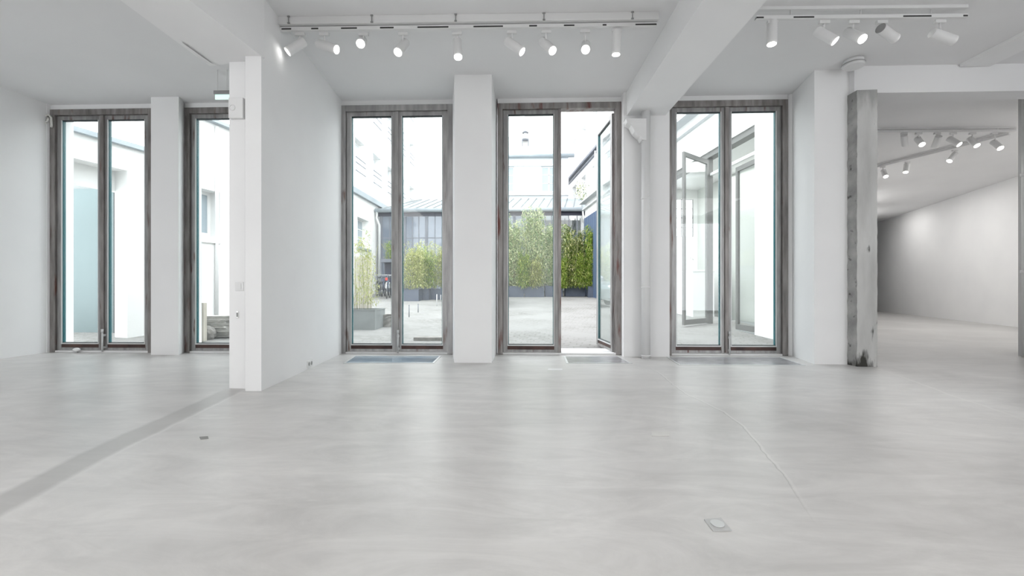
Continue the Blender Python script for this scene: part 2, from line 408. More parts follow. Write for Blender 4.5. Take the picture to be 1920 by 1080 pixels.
struct('ceiling', bm, M['ceiling'], 'flat white painted ceiling over both gallery rooms', 'ceiling')

# doors: outer frame extents in world X
DX = [(X_at(98,FY), X_at(290,FY)), (X_at(349,FY), X_at(540,FY)), (X_at(640,FY), X_at(849,FY)), (X_at(933,FY), X_at(1164,FY)), (X_at(1248,FY), X_at(1475,FY))]
DT = 3.59
bm = bmesh.new()
edges = [XL] + [v for a in DX for v in a] + [4.30]
# piers (front plane Y of each) between the doors
fronts = [6.05, 5.89, 6.03, 5.40, 5.95, 5.43]
for k in range(6):
    x0, x1 = edges[2*k], edges[2*k+1]
    if x1 - x0 < .005: continue
    if k == 5:
        xa = X_at(1527, 5.43)
        prism(bm, [(x0, FY+.3), (x0, FY), (x0+.05, FY-.04), (xa, 5.43), (4.22, 5.43), (4.35, 5.75), (4.60, FY+.3)], 0, CH)
    elif k == 3:
        prism(bm, [(x0, FY+.3), (x0, FY-.02), (X_at(852,5.4), 5.4), (X_at(922,5.4), 5.4), (x1-.02, FY-.02), (x1, FY+.3)], 0, CH)
    elif k == 1:
        prism(bm, [(x0, FY+.3), (X_at(283,5.89), 5.89), (X_at(335,5.89), 5.89), (x1-.02, FY-.02), (x1, FY+.3)], 0, CH)
    else:
        box(bm, x0, x1, fronts[k], FY+.3, 0, CH)
for a, b in DX: box(bm, a, b, FY-.02, FY+.3, DT, CH)
struct('wall_front', bm, M['wall'], 'white plastered window wall with piers between the tall glazed doors', 'wall')
struct('wall_left', bxm(XL-.3, XL, YB, FY+.3, 0, CH), M['wall'], 'white wall at the far left beside the first glazed door', 'wall')
# partition with its stepped end
bm = bmesh.new()
A = AZ(490, 733, 0); B = AZ(637.5, 664, 0); C = AZ(430, 728, 0)
stp = AZ(460, 733, 0); stq = AZ(459.5, 728.5, 0)
prism(bm, [(A.x, A.y), (B.x, FY), (B.x-.36, FY), (C.x-.02, C.y+.4), (C.x, C.y), (stq.x, stq.y), (stp.x, stp.y)], 0, CH)
struct('wall_partition', bm, M['wall'], 'white partition wall with a stepped end standing left of the middle doors', 'wall')
struct('wall_diagonal', (lambda b: (obox(b, diag0, diag1-diag0, (diag1-diag0).length, ((diag1-diag0).y, -(diag1-diag0).x), .05, 0, CH), b)[1])(bmesh.new()), M['wall'], 'white side wall of the far gallery hidden behind the concrete column', 'wall')
bm = bmesh.new(); obox(bm, fa0, fd, (fb0-fa0).length, (fd.y, -fd.x), .2, 0, CH)
struct('wall_far', bm, M['wall'], 'long bare white wall of the far gallery at the right', 'wall')
bm = bmesh.new(); obox(bm, fb0, diag1-fb0, (diag1-fb0).length+.1, (0,1), .2, 0, CH)
struct('wall_end', bm, M['wall'], 'white end wall of the far gallery', 'wall')
bm = bmesh.new()
PR = AZ(1909, 667, 0)
box(bm, XR, XR+.3, YB, PR.y, 0, CH); prism(bm, [(PR.x, PR.y), (fa0.x+.1, PR.y), (fa0.x+.1, PR.y+.3), (PR.x+.42, PR.y+.3)], 0, CH)
struct('wall_right', bm, M['wall'], 'white wall end at the right edge of the room', 'wall')
# back wall behind the camera: openings added to let sky light in
bm = bmesh.new()
wall_holes(bm, (XL-.3, YB), (1,0), (0,1), .2, XR-XL+.6, 0, CH, [(.6, 2.6, .1, 3.4), (12.6, 14.8, .1, 3.4)])
struct('wall_back', bm, M['wall'], 'white rear wall with tall openings added to let daylight in', 'wall')

# beams
bm = bmesh.new()
b0 = AZ(355, 0, 3.09); b1 = AZ(490, 105, 3.09); c0 = AZ(225, 0, 3.09); c1 = AZ(385, 118, 3.09)
def ext(a, b, y): return a + (b - a) * ((y - a.y) / (b.y - a.y))
ra = ext(b0, b1, -2.5); rb = ext(b0, b1, A.y+.04); la = ext(c0, c1, -2.5); lb = ext(c0, c1, A.y+.16)
prism(bm, [(-2.56, -2.5), (b0.x, b0.y), (rb.x, rb.y), (lb.x, lb.y), (c0.x, c0.y), (-3.05, -2.5)], 3.09, CH)
tag(obj('ceiling_beam', bm, M['wall']), 'deep white ceiling beam running into the partition wall', 'beam', kind='structure')
bm = bmesh.new()
q = AZ(385, 118, 3.09)
vs = [bm.verts.new(p) for p in (AZ(342,80,3.075), AZ(397,119,3.075), AZ(383,118,3.075), AZ(342,80,3.14), AZ(397,119,3.14), AZ(383,118,3.14))]
for f in ((0,1,2),(3,5,4),(0,3,4,1),(1,4,5,2),(2,5,3,0)): bm.faces.new([vs[i] for i in f])
bmesh.ops.recalc_face_normals(bm, faces=bm.faces)
tag(obj('trim_1', bm, M['ceiling']), 'thin wedge of grey filler board at the end of the left beam', 'trim', kind='structure')
bm = bmesh.new()
ZB = 3.33
bl = AZ(1173, 220, ZB); bl2 = AZ(1262, 85, ZB); br_ = AZ(1248.5, 214, ZB); br2 = AZ(1275.5, 184, ZB)
l0 = ext(bl, bl2, -2.5); l1 = ext(bl, bl2, 5.96)
dv = Vector((.525, 0, 0))
prism(bm, [(l0.x, l0.y), (l1.x, l1.y), (l1.x+.53, l1.y), (l0.x+.53, l0.y)], ZB, CH)
tag(obj('ceiling_beam', bm, M['wall']), 'white ceiling beam ending above the pipe between the third and fourth doors in view', 'beam', kind='structure')
# transverse beam over the concrete column
cA = AZ(1587, 683, 0); cB = AZ(1607, 687.5, 0); cC = AZ(1645, 688, 0)
bm = bmesh.new()
box(bm, cA.x+.02, XR, cB.y+.06, cB.y+.3, 3.33, CH)
tag(obj('ceiling_beam', bm, M['ceiling']), 'white cross beam carried by the bare concrete column', 'beam', kind='structure')
# a faint beam in the right hand bay
bm = bmesh.new(); box(bm, 5.25, 5.6, YB+.3, cB.y+.05, 3.625, CH)
tag(obj('ceiling_beam', bm, M['wall']), 'shallow white ceiling beam at the upper right corner', 'beam', kind='structure')

# ================================================================== GLAZED DOORS
def leaf_parts(root, x0, x1, z0, z1, y, name='door_leaf', lm='steel_l'):
    """a leaf in the plane y (local), with pane, kick rail, bead and gasket as sub-parts"""
    s = .062; d = .045
    bm = bmesh.new()
    box(bm, x0, x0+s, y, y+d, z0, z1, 0, .003); box(bm, x1-s, x1, y, y+d, z0, z1, 0, .003)
    box(bm, x0+s, x1-s, y, y+d, z1-s, z1, 0, .003); box(bm, x0+s, x1-s, y+.004, y+d, z0, z0+.035, 0)
    lf = obj(name, bm, M[lm], root)
    kz = z0+.105
    obj('kick_rail', bxm(x0+s, x1-s, y+.012, y+d-.008, z0+.035, kz-.018), M['kick'], lf)
    bm = bmesh.new(); t = .012
    gx0, gx1, g0, g1 = x0+s, x1-s, kz, z1-s
    box(bm, gx0, gx1, y-.002, y+d, kz-.018, kz)
    box(bm, gx0, gx0+t, y-.002, y+d, g0, g1); box(bm, gx1-t, gx1, y-.002, y+d, g0, g1)
    obj('glazing_bead', bm, M['bead'], lf)
    bm = bmesh.new(); t2 = .018
    box(bm, gx0+t, gx1-t, y+.008, y+d, g1-t, g1); box(bm, gx0+t, gx1-t, y+.008, y+d-.005, g0, g0+.008)
    obj('gasket', bm, M['gasket'], lf)
    bm = bmesh.new()
    box(bm, gx0+t, gx0+t+.007, y+.012, y+d+.005, g0+.008, g1-t); box(bm, gx1-t-.007, gx1-t, y+.012, y+d+.005, g0+.008, g1-t)
    e = obj('glass_edge', bm, M['glassedge'], lf); e['label'] = 'teal glass edge'
    obj('pane', bxm(gx0+t+.007, gx1-t-.007, y+.022, y+.028, g0+.008, g1-t), M['glass'], lf)
    return lf
def door(n, x0, x1, label, open_right=None, centre_bias=0, fm='steel'):
    lmn = {'steel': 'steel_l', 'steel_b': 'steel_b', 'steel_m': 'steel_l'}[fm]
    r = thing('door_%d' % n, label, 'glazed door', (0, 0, 0), kind='structure')
    f = .075; y = FY
    bm = bmesh.new()
    box(bm, x0, x0+f, y-.035, y+.1, 0, DT, 0, .004); box(bm, x1-f, x1, y-.035, y+.1, 0, DT, 0, .004)
    box(bm, x0+f, x1-f, y-.035, y+.1, DT-.085, DT, 0, .004)
    # inner rebate
    box(bm, x0+f, x0+f+.012, y+.02, y+.1, 0, DT-.085); box(bm, x1-f-.012, x1-f, y+.02, y+.1, 0, DT-.085)
    obj('frame', bm, M[fm], r)
    obj('threshold', bxm(x0+f, x1-f, y-.03, y+.12, 0, .026, .003), M['sill'], r)
    xm = (x0+x1)/2 + centre_bias; a = x0+f+.004; b = x1-f-.004
    leaf_parts(r, a, xm-.004, .032, DT-.088, y-.005, lm=lmn)
    if open_right is None:
        lf = leaf_parts(r, xm+.004, b, .032, DT-.088, y-.005, lm=lmn)
        bm = bmesh.new(); box(bm, xm-.022, xm+.03, y-.03, y-.006, .036, DT-.092, 0, .004)
        obj('meeting_strip', bm, M[fm], r)
        bm = bmesh.new(); cyl(bm, (xm+.03, y-.045, .015), (xm+.03, y-.045, .30), .011, seg=12)
        cyl(bm, (xm+.03, y-.045, .30), (xm+.03, y-.045, .345), .016, seg=12)
        box(bm, xm+.016, xm+.044, y-.046, y-.005, .24, .27); box(bm, xm+.016, xm+.044, y-.046, y-.005, .06, .09)
        obj('floor_bolt', bm, M['bead'], r)
    else:
        bm = bmesh.new(); box(bm, xm-.012, xm+.03, y-.03, y+.05, .03, DT-.09, 0, .004)
        obj('meeting_strip', bm, M[fm], r)
        W = b - xm - .004
        lf = leaf_parts(r, -W, 0, .032, DT-.12, -.0225, 'open_leaf')
        obj('pane', bxm(-W+.081, -.081, .0, .006, .145, DT-.20), M['glass'], lf)
        lf.location = (b-.01, y+.075, 0); lf.rotation_euler = (0, 0, -open_right)
        lf['label'] = 'leaf swung open to the courtyard'
        for k, z in enumerate((.35, 1.8, 3.1)):
            bm = bmesh.new(); cyl(bm, (b+.0, y+.085, z), (b+.0, y+.085, z+.12), .014, seg=12); obj('hinge', bm, M['steel_l'], r)
    return r
door(1, *DX[0], 'tall steel framed glazed double door at the far left, teal panel behind it')
door(2, *DX[1], 'tall steel glazed door half hidden behind the white partition wall')
door(3, *DX[2], 'closed glazed double door right of the partition, blue tinted hatch at its foot', fm='steel_b')
door(4, *DX[3], 'glazed double door in the middle with its right leaf open outwards', open_right=math.radians(90-6.6), fm='steel_m')
door(5, *DX[4], 'closed glazed double door beside the bare concrete column')

# ================================================================== COLUMN, PIPES
def add_stain(m):
    nt = m.node_tree; b = nt.nodes['Principled BSDF']; src = b.inputs['Base Color'].links[0].from_socket
    tc = N(m, 'ShaderNodeTexCoord'); sp = N(m, 'ShaderNodeSeparateXYZ'); L_(m, tc.outputs['Object'], sp.inputs[0])
    mp = N(m, 'ShaderNodeMapping'); mp.inputs['Scale'].default_value = (9, 9, 2.5); L_(m, tc.outputs['Object'], mp.inputs['Vector'])
    n1 = N(m, 'ShaderNodeTexNoise', Scale=1.3, Detail=8); L_(m, mp.outputs['Vector'], n1.inputs['Vector'])
    def mth(op, a, b_, c=False):
        n = N(m, 'ShaderNodeMath', operation=op); n.use_clamp = c
        for i, v in enumerate((a, b_)):
            if isinstance(v, (int, float)): n.inputs[i].default_value = v
            else: L_(m, v, n.inputs[i])
        return n.outputs[0]
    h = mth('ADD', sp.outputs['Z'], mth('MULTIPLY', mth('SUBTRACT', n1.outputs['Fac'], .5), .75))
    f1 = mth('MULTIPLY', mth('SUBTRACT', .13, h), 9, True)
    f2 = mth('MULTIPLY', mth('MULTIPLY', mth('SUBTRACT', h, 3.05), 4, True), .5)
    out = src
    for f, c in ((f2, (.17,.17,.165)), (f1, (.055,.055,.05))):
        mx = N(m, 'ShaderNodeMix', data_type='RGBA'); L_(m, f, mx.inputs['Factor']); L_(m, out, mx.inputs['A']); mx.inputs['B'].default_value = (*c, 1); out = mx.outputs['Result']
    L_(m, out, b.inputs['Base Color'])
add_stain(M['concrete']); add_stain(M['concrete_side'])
bm = bmesh.new()
def ring(z, j):
    k = .004*j
    return [(cA.x-.0+random.uniform(-k,k), cA.y+random.uniform(-k,k), z), (cB.x+random.uniform(-k,k), cB.y, z), (cC.x+random.uniform(-k,k), cC.y, z), (cC.x+.08, cC.y+.42, z), (cA.x+.12, cA.y+.42, z)]
zs = [0 + 3.34*i/60 for i in range(61)]
rings = []
for i, z in enumerate(zs):
    P = ring(z, 1 if 1 < i < 60 else 0)
    rings.append([bm.verts.new(p) for p in P])
for a, b in zip(rings, rings[1:]):
    for k in range(5):
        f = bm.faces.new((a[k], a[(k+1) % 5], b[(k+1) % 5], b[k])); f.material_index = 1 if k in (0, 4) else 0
bm.faces.new(rings[0][::-1]); bm.faces.new(rings[-1])
bmesh.ops.recalc_face_normals(bm, faces=bm.faces)
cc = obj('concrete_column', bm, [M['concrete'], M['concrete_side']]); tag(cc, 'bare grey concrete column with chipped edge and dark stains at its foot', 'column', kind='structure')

# white downpipe between the third and fourth doors, with its swan-neck bracket under the beam
t = thing('downpipe', 'white painted pipe on the pier between the open door and the last door', 'pipe', (0,0,0))
pp = AZ(1211, 672, 0); 
bm = bmesh.new(); cyl(bm, (pp.x, pp.y, 0), (pp.x, pp.y, ZB), .058, seg=28)
obj('pipe', bm, M['white'], t)
for z in (AY(0,382,pp.y).z, AY(0,540,pp.y).z, .03):
    bm = bmesh.new(); cyl(bm, (pp.x, pp.y, z), (pp.x, pp.y, z+.02), .064, seg=28); obj('collar', bm, M['white'], t)
bm = bmesh.new()
prof = [(1174,222),(1176,229),(1184,234),(1190,246),(1196,252),(1201,256),(1204,262),(1212,262),(1212,222)]
pv = [AY(x, y, pp.y-.06) for x, y in prof]
fr = [bm.verts.new(p) for p in pv]; bk = [bm.verts.new(p + Vector((0,.16,0))) for p in pv]
bm.faces.new(fr); bm.faces.new(bk[::-1])
for i in range(len(fr)):
    j = (i+1) % len(fr); bm.faces.new((fr[i], bk[i], bk[j], fr[j]))
bmesh.ops.recalc_face_normals(bm, faces=bm.faces)
obj('curved_bracket', bm, M['white'], t)
t = thing('downpipe', 'white pipe with joints at the right edge of the view by the far gallery', 'pipe', (0,0,0))
pq = AZ(1914, 668, 0)
bm = bmesh.new(); cyl(bm, (pq.x, pq.y-.1, 0), (pq.x, pq.y-.1, CH), .07, seg=28); obj('pipe', bm, M['white'], t)
for y in (346, 512): 
    z = AY(0, y, pq.y).z; bm = bmesh.new(); cyl(bm, (pq.x, pq.y-.1, z-.02), (pq.x, pq.y-.1, z+.02), .082, seg=28); obj('collar', bm, M['white'], t)

# ================================================================== TRACK LIGHTING
TZ = 3.54
def track(name, label, pa, pb, slots, tray=None, drop=0.0):
    a = AZ(*pa, TZ); b = AZ(*pb, TZ); mid = a.copy(); L = (b-a).length; ang = math.atan2(b.y-a.y, b.x-a.x)
    t = thing(name, label, 'lighting track', (a.x, a.y, TZ), ang, group=None)
    obj('channel', bxm(0, L, -.018, .018, 0, .034, .002), M['fixture'], t)
    z0 = CH-TZ
    if tray:
        obj('mounting_tray', bxm(-.01, L+.01, -.05, .06, .045, z0, .004), M['fixture'], t)
        for k, px in enumerate(tray):
            u = (AZ(px, pa[1], TZ).x - a.x)
            bm = bmesh.new(); cyl(bm, (u, -.055, .045), (u, -.055, z0), .005, seg=8); box(bm, u-.012, u+.012, -.06, -.046, .045, .055); box(bm, u-.012, u+.012, -.06, -.046, z0-.012, z0)
            obj('clip', bm, M['fixgrey'], t)
    else:
        for k in range(3): 
            u = L*(k+.5)/3; bm = bmesh.new(); cyl(bm, (u, 0, .034), (u, 0, z0-.03), .006, seg=8); obj('hanger', bm, M['fixture'], t)
        obj('ceiling_rail', bxm(0, L, -.02, .02, z0-.03, z0, .002), M['fixture'], t)
    for (p0, p1) in slots:
        u0 = AZ(p0, pa[1], TZ).x - a.x; u1 = AZ(p1, pb[1], TZ).x - a.x
        u0, u1 = max(0, u0), min(L, u1)
        if u1 - u0 < .01: continue
        obj('black_slot', bxm(u0, u1, -.0195, .0195, .006, .02), M['black'], t)
    return t
track('lighting_track', 'long white lighting track on a tray across the middle bay', (515,59), (1231,50),
      [(530,540),(586,592),(642,666),(715,736),(785,840),(889,943),(992,1007),(1056,1077),(1127,1137),(1187,1230)], tray=(547,702,857,1019,1180))
track('lighting_track', 'shorter white lighting track in the bay right of the beam', (1417,37.5), (1812,34),
      [(1417,1433),(1485,1527),(1578,1584),(1633,1637),(1687,1744),(1797,1811)])
EXTRA = []
def spot(label, p0, p1, ptop, lit=True, s=1, rad=.045, zc=None, length=.235, group=None, energy=3.5, toward=True, back=False):
    """p0 back end centre, p1 lens centre, ptop where it hangs from the track (pixels at the track's depth)"""
    top = AZ(*ptop, TZ) if zc is None else AC(*ptop, zc)
    d0 = Vector((top.x*-sn + top.y*cs, 0)).x
    d0 = top.x * (-sn) + top.y * cs        # depth along the camera axis
    k = FL / d0
    dx = (p1[0]-p0[0])/k; dz = -(p1[1]-p0[1])/k
    sg = -1 if toward else 1
    def ends(e): return AC(*p0, d0 - sg*e/2), AC(*p1, d0 + sg*e/2)
    best = min((abs((ends(e)[1]-ends(e)[0]).length - length), e) for e in [i*.005 for i in range(0, 70)])[1]
    a, b = ends(best); d = (b-a).normalized(); m = (a+b)/2
    a = m - d*length/2; b = m + d*length/2
    t = thing('track_spotlight', label, 'spotlight', tuple(top), 0, group=group)
    T = Vector(top)
    obj('adapter', bxm(-.05, .05, -.016, .016, -.03, 0, .003), M['fixture'], t)
    # stem to the yoke on the body
    yk = m - d*length*.12
    bm = bmesh.new(); st = Vector((yk.x-T.x, yk.y-T.y, 0)); 
    tube(bm, [(0,0,-.03), (st.x*.3, st.y*.3, -.045), (yk.x-T.x, yk.y-T.y, yk.z-T.z + rad*.6)], .009, 10)
    obj('stem', bm, M['fixture'], t)
    bm = bmesh.new(); cyl(bm, a-T, b-T-d*.004, rad, seg=32, cap=False)
    if not back: cyl(bm, a-T, a-T-d*.006, rad, rad*.86, seg=32)
    q = d.to_track_quat('Z','Y').to_matrix()
    obj('lamp_body', bm, M['fixture'], t)
    if back:
        bm = bmesh.new(); cyl(bm, a-T+d*.002, a-T-d*.006, rad, rad*.9, seg=32); obj('back_cap', bm, M['fixgrey'], t)['label'] = 'dark round back cap'
    bm = bmesh.new(); c = b-T
    vs = [bm.verts.new(c + q @ Vector((math.cos(2*PI*i/32)*rad*.93, math.sin(2*PI*i/32)*rad*.93, -.002))) for i in range(32)]
    v2 = [bm.verts.new(c + q @ Vector((math.cos(2*PI*i/32)*rad*.93, math.sin(2*PI*i/32)*rad*.93, -.008))) for i in range(32)]
    bm.faces.new(vs); bm.faces.new(v2[::-1])
    for i in range(32): bm.faces.new((vs[i], v2[i], v2[(i+1) % 32], vs[(i+1) % 32]))
    bmesh.ops.recalc_face_normals(bm, faces=bm.faces)
    obj('lens', bm, M['bulb'] if lit else M['fixgrey'], t)
    bm = bmesh.new(); 
    o_ = [bm.verts.new(c + q @ Vector((math.cos(2*PI*i/32)*rad, math.sin(2*PI*i/32)*rad, .001))) for i in range(32)]
    i_ = [bm.verts.new(c + q @ Vector((math.cos(2*PI*i/32)*rad*.9, math.sin(2*PI*i/32)*rad*.9, .001))) for i in range(32)]
    o2 = [bm.verts.new(c + q @ Vector((math.cos(2*PI*i/32)*rad, math.sin(2*PI*i/32)*rad, -.01))) for i in range(32)]
    for i in range(32):
        j = (i+1) % 32; bm.faces.new((o_[i], o_[j], i_[j], i_[i])); bm.faces.new((o2[i], o2[j], o_[j], o_[i]))
    obj('rim', bm, M['fixture'], t)
    if lit and energy:
        l = D.lights.new('spot_beam', 'SPOT'); l.energy = energy; l.spot_size = math.radians(70); l.spot_blend = .8; l.shadow_soft_size = .04; l.color = (1,.975,.93)
        lo = D.objects.new('spot_beam', l); COL.objects.link(lo); lo.parent = t
        lo.location = (b + d*.012) - T; lo.rotation_euler = (-d).to_track_quat('Z','Y').to_euler()
    return t
G1 = 'spotlights on the long middle track'
spot('white spotlight at the left end of the long track, aimed left', (570,78), (539,97), (563,62), group=G1, energy=0, length=.205)
spot('white spotlight, second from the left on the long track, aimed right', (597,82), (631,93), (608,62), group=G1)
spot('glaring white spotlight facing the viewer, third from the left on the long track', (680,76), (676,82), (682,62), group=G1)
spot('white spotlight, fourth from the left on the long track, aimed down to the left', (760,80), (746,98), (756,61), group=G1)
spot('white cylinder spotlight at the centre of the long track, tilted down to the viewer', (857,76), (859,107), (857,60), group=G1)
spot('white spotlight right of the central one, turned down right and seen side on', (951,77), (979,97), (960,58), group=G1, length=.21)
spot('white spotlight with round bright face aimed down right, seventh along the long track', (1017,78), (1036,95), (1024,57), group=G1)
spot('glaring white spotlight facing the viewer, eighth along the long track', (1098,84), (1098,93), (1097,56), group=G1)
spot('white spotlight hanging straight down at the right end of the long track', (1157,58), (1155,103), (1157,54), group=G1)
G2 = 'spotlights on the right hand track'
spot('white spotlight hanging straight down at the left end of the right track', (1448,41), (1447,83), (1448,39), group=G2)
spot('white spotlight on the right track seen side on with a thin bright edge', (1532,58), (1566,77), (1545,39), group=G2, length=.207)
spot('large white spotlight on the right track with a bright oval face', (1589,60), (1617,73), (1600,39), group=G2)
spot('spotlight on the right track turned away, showing its dark round back', (1651,53), (1678,72), (1653,39), lit=True, toward=False, group=G2, back=True)
spot('white spotlight at the right end of the right track, turned away', (1748,62), (1788,76), (1762,38), lit=True, toward=False, group=G2, length=.23)

# far gallery tracks
def far_track(label, pa, pb):
    a = AZ(*pa, TZ+.04); b = AZ(*pb, TZ+.04); L = (b-a).length; ang = math.atan2(b.y-a.y, b.x-a.x)
    t = thing('lighting_track', label, 'lighting track', (a.x, a.y, TZ+.04), ang)
    obj('channel', bxm(0, L, -.02, .02, 0, .036, .002), M['fixture'], t)
    obj('ceiling_rail', bxm(0, L, -.026, .026, .05, CH-TZ-.04, .002), M['fixture'], t)
    for k in range(4): u = L*(k+.5)/4; bm = bmesh.new(); box(bm, u-.012, u+.012, -.01, .01, .036, .05); obj('bracket', bm, M['fixture'], t)
far_track('white lighting track running straight across the far gallery ceiling', (1640,249), (1903,247))
far_track('white lighting track running diagonally across the far gallery ceiling', (1646,314), (1893,253))
G3 = 'spotlights in the far gallery'
TZ += .04
def dA(px): return None
for lab, p0, p1, pt, lit, tow in (
    ('unlit looking pale spotlight nearest the column on the straight far track', (1695,254), (1697,272), (1695,249), True, False),
    ('bright round spotlight facing the viewer near the column on the straight far track', (1720,260), (1729,271), (1722,249), True, True),
    ('spotlight hanging down and turned away, third on the straight far track', (1760,256), (1752,276), (1757,249), True, False),
    ('slanting spotlight with bright oval end, fourth on the straight far track', (1779,260), (1799,271), (1787,249), True, True),
    ('spotlight with a thin bright oval end, fifth on the straight far track', (1818,260), (1832,273), (1823,249), True, True),
    ('large glaring spotlight at the right end of the straight far track', (1862,266), (1876,278), (1864,249), True, True),
    ('small bright spotlight next to the column on the diagonal far track', (1656,320), (1661,331), (1655,312), True, True),
    ('small spotlight pointing down, second on the diagonal far track', (1700,308), (1698,323), (1701,303), True, True),
    ('small bright spotlight, third on the diagonal far track', (1791,288), (1780,302), (1790,281), True, True)):
    spot(lab, p0, p1, pt, lit, toward=tow, length=.20, rad=.047, group=G3, energy=3.5)
TZ -= .04
# a few hooks and screws in the ceiling
def hook(label, px, py, z=CH):
    p = AZ(px, py, z); bm = bmesh.new(); tube(bm, [(0,0,0), (0,0,-.03), (.012,0,-.045), (.02,0,-.06), (.022,0,-.085)], .006, 8)
    o = obj('ceiling_hook', bm, M['fixgrey']); o.location = p; tag(o, label, 'hook'); return o
hook('small dark metal hook in the ceiling left of the long track', 510, 38)

# ceiling vent and smoke detector near the column
p = AZ(1600, 133, 3.53)
t = thing('ceiling_vent', 'round white ceiling vent with a dark rim above the concrete column', 'vent', (p.x, p.y, CH))
bm = bmesh.new(); cyl(bm, (0,0,-.05), (0,0,0), .10, seg=36); obj('drum', bm, M['ceiling'], t, )
bm = bmesh.new(); cyl(bm, (0,0,-.085), (0,0,-.056), .105, .115, seg=36); obj('rim', bm, M['white'], t)
bm = bmesh.new(); torus(bm, (0,0,-.053), .112, .005, 'Z', 36, 6); obj('dark_gap', bm, M['fixgrey'], t)
p = AZ(1790, 175, 3.62)
bm = bmesh.new(); cyl(bm, (0,0,-.045), (0,0,-.012), .045, .055, seg=28); cyl(bm, (0,0,-.012), (0,0,.0), .06, seg=28)
t = obj('smoke_detector', bm, M['white']); t.location = (p.x, p.y+.0, CH); tag(t, 'small round white smoke detector on the ceiling right of the column', 'smoke detector')

# exit sign seen at an angle
p = AC(417, 176, 5.3)
t = thing('exit_sign', 'small green lit emergency exit light hanging from the ceiling by the partition', 'exit sign', (p.x, p.y, p.z-.04))
obj('housing', bxm(-.10, .10, -.02, .02, .03, .075, .004), M['fixgrey'], t)
obj('sign_panel', bxm(-.09, .10, -.006, .006, -.03, .03, .002), M['exit'], t)
bm = bmesh.new(); cyl(bm, (-.06,0,.075), (-.06,0,CH-p.z+.04), .004, seg=8); cyl(bm, (.06,0,.075), (.06,0,CH-p.z+.04), .004, seg=8); obj('hanger', bm, M['fixture'], t)
# alarm box on partition end
p = AZ(430,728,0)
a0 = AY(430, 184, C.y-.03); a1 = AY(457, 222, C.y-.03)
t = thing('alarm_box', 'square white alarm box high on the partition wall end', 'alarm box', ((a0.x+a1.x)/2, C.y, (a0.z+a1.z)/2))
hw = (a1.x-a0.x)/2; hh = (a0.z-a1.z)/2
obj('case', bxm(-hw, hw, -.045, .01, -hh, hh, .006), M['white'], t)
bm = bmesh.new(); torus(bm, (-.03,-.046,0), .026, .004, 'Y', 28, 6); obj('ring', bm, M['fixture'], t)
def plate(name, label, cat, px, py, w_, h_, Y, extra=None, m='white', d=.012):
    p = AY(px, py, Y); t = thing(name, label, cat, (p.x, p.y, p.z))
    obj('face_plate', bxm(-w_/2, w_/2, -d, .004, -h_/2, h_/2, .003), M[m], t)
    if extra: extra(t)
    return t
def _sw(t): obj('rocker', bxm(-.02, .02, -.018, -.01, -.028, .028, .002), M['white'], t)
plate('light_switch', 'white square switch plate at mid height on the partition end', 'light switch', 450, 537, .08, .085, C.y, _sw)
def _key(t):
    obj('key_slot', bxm(-.006, .006, -.015, -.011, -.02, .02), M['fixgrey'], t)
plate('key_switch', 'small chrome key switch below the light switch on the partition end', 'key switch', 446.5, 590, .022, .065, C.y, _key, 'chrome')
# socket on the partition side, low
pw = AZ(580, 690, 0); ab = (Vector((B.x, FY, 0)) - A).normalized()
tt = ((pw - A).dot(ab)); base = A + ab*tt
# point of partition face seen at px 580
def on_line(px, P0, dr):
    r = ray(px, 540); r2 = Vector((r.x, r.y)); 
    # solve P0 + dr*s = r2*t
    det = dr.x*(-r2.y) - dr.y*(-r2.x)
    s = (-P0.x*(-r2.y) + P0.y*(-r2.x))/det
    return Vector((P0.x+dr.x*s, P0.y+dr.y*s, 0))
bp_ = on_line(580, A, ab); zc_ = bp_.x*-sn + bp_.y*cs; zz = CZ - (683-540)*zc_/FL
t = thing('wall_socket', 'white power socket low on the partition wall face', 'socket', (bp_.x, bp_.y, max(zz,.06)), math.atan2(ab.y, ab.x))
obj('face_plate', bxm(-.07, .07, -.012, .004, -.04, .04, .003), M['white'], t)
for sx in (-.035, .035):
    bm = bmesh.new(); cyl(bm, (sx, -.0125, 0), (sx, -.0145, 0), .022, seg=20); obj('outlet', bm, M['fixgrey'], t)

# cable knot at upper left corner of the first door
p = AY(92, 222, FY-.06)
bm = bmesh.new()
tube(bm, [(-.06,0,-.03), (-.03,-.02,.03), (.03,-.03,.045), (.055,-.02,0), (.05,-.01,-.10), (.035,0,-.13)], .013, 8)
tube(bm, [(-.03,0,.01), (-.04,-.02,-.06), (-.01,-.03,-.09)], .012, 8); tube(bm, [(.0,0,.03), (.02,-.03,-.02), (.0,-.03,-.06)], .014, 8)
o = obj('cable_bundle', bm, M['brick']); o.location = p; tag(o, 'loop of pale cable at the top left corner of the first door', 'cable')
# door stop with tape
p = AZ(161, 659, 0.0); p = Vector((p.x, FY-.075, 0))
t = thing('door_stop', 'small white rounded door stop on the floor at the first door', 'door stop', tuple(p))
bm = bmesh.new(); bmesh.ops.create_uvsphere(bm, u_segments=20, v_segments=12, radius=.05, matrix=Matrix.Translation((0,0,.045)) @ Matrix.Diagonal((1.1,.6,.55,1)))
obj('stop_head', bm, M['white'], t, True)
bm = bmesh.new(); cyl(bm, (-.01,0,0), (-.01,0,.03), .02, .014, seg=14); obj('base', bm, M['bead'], t)

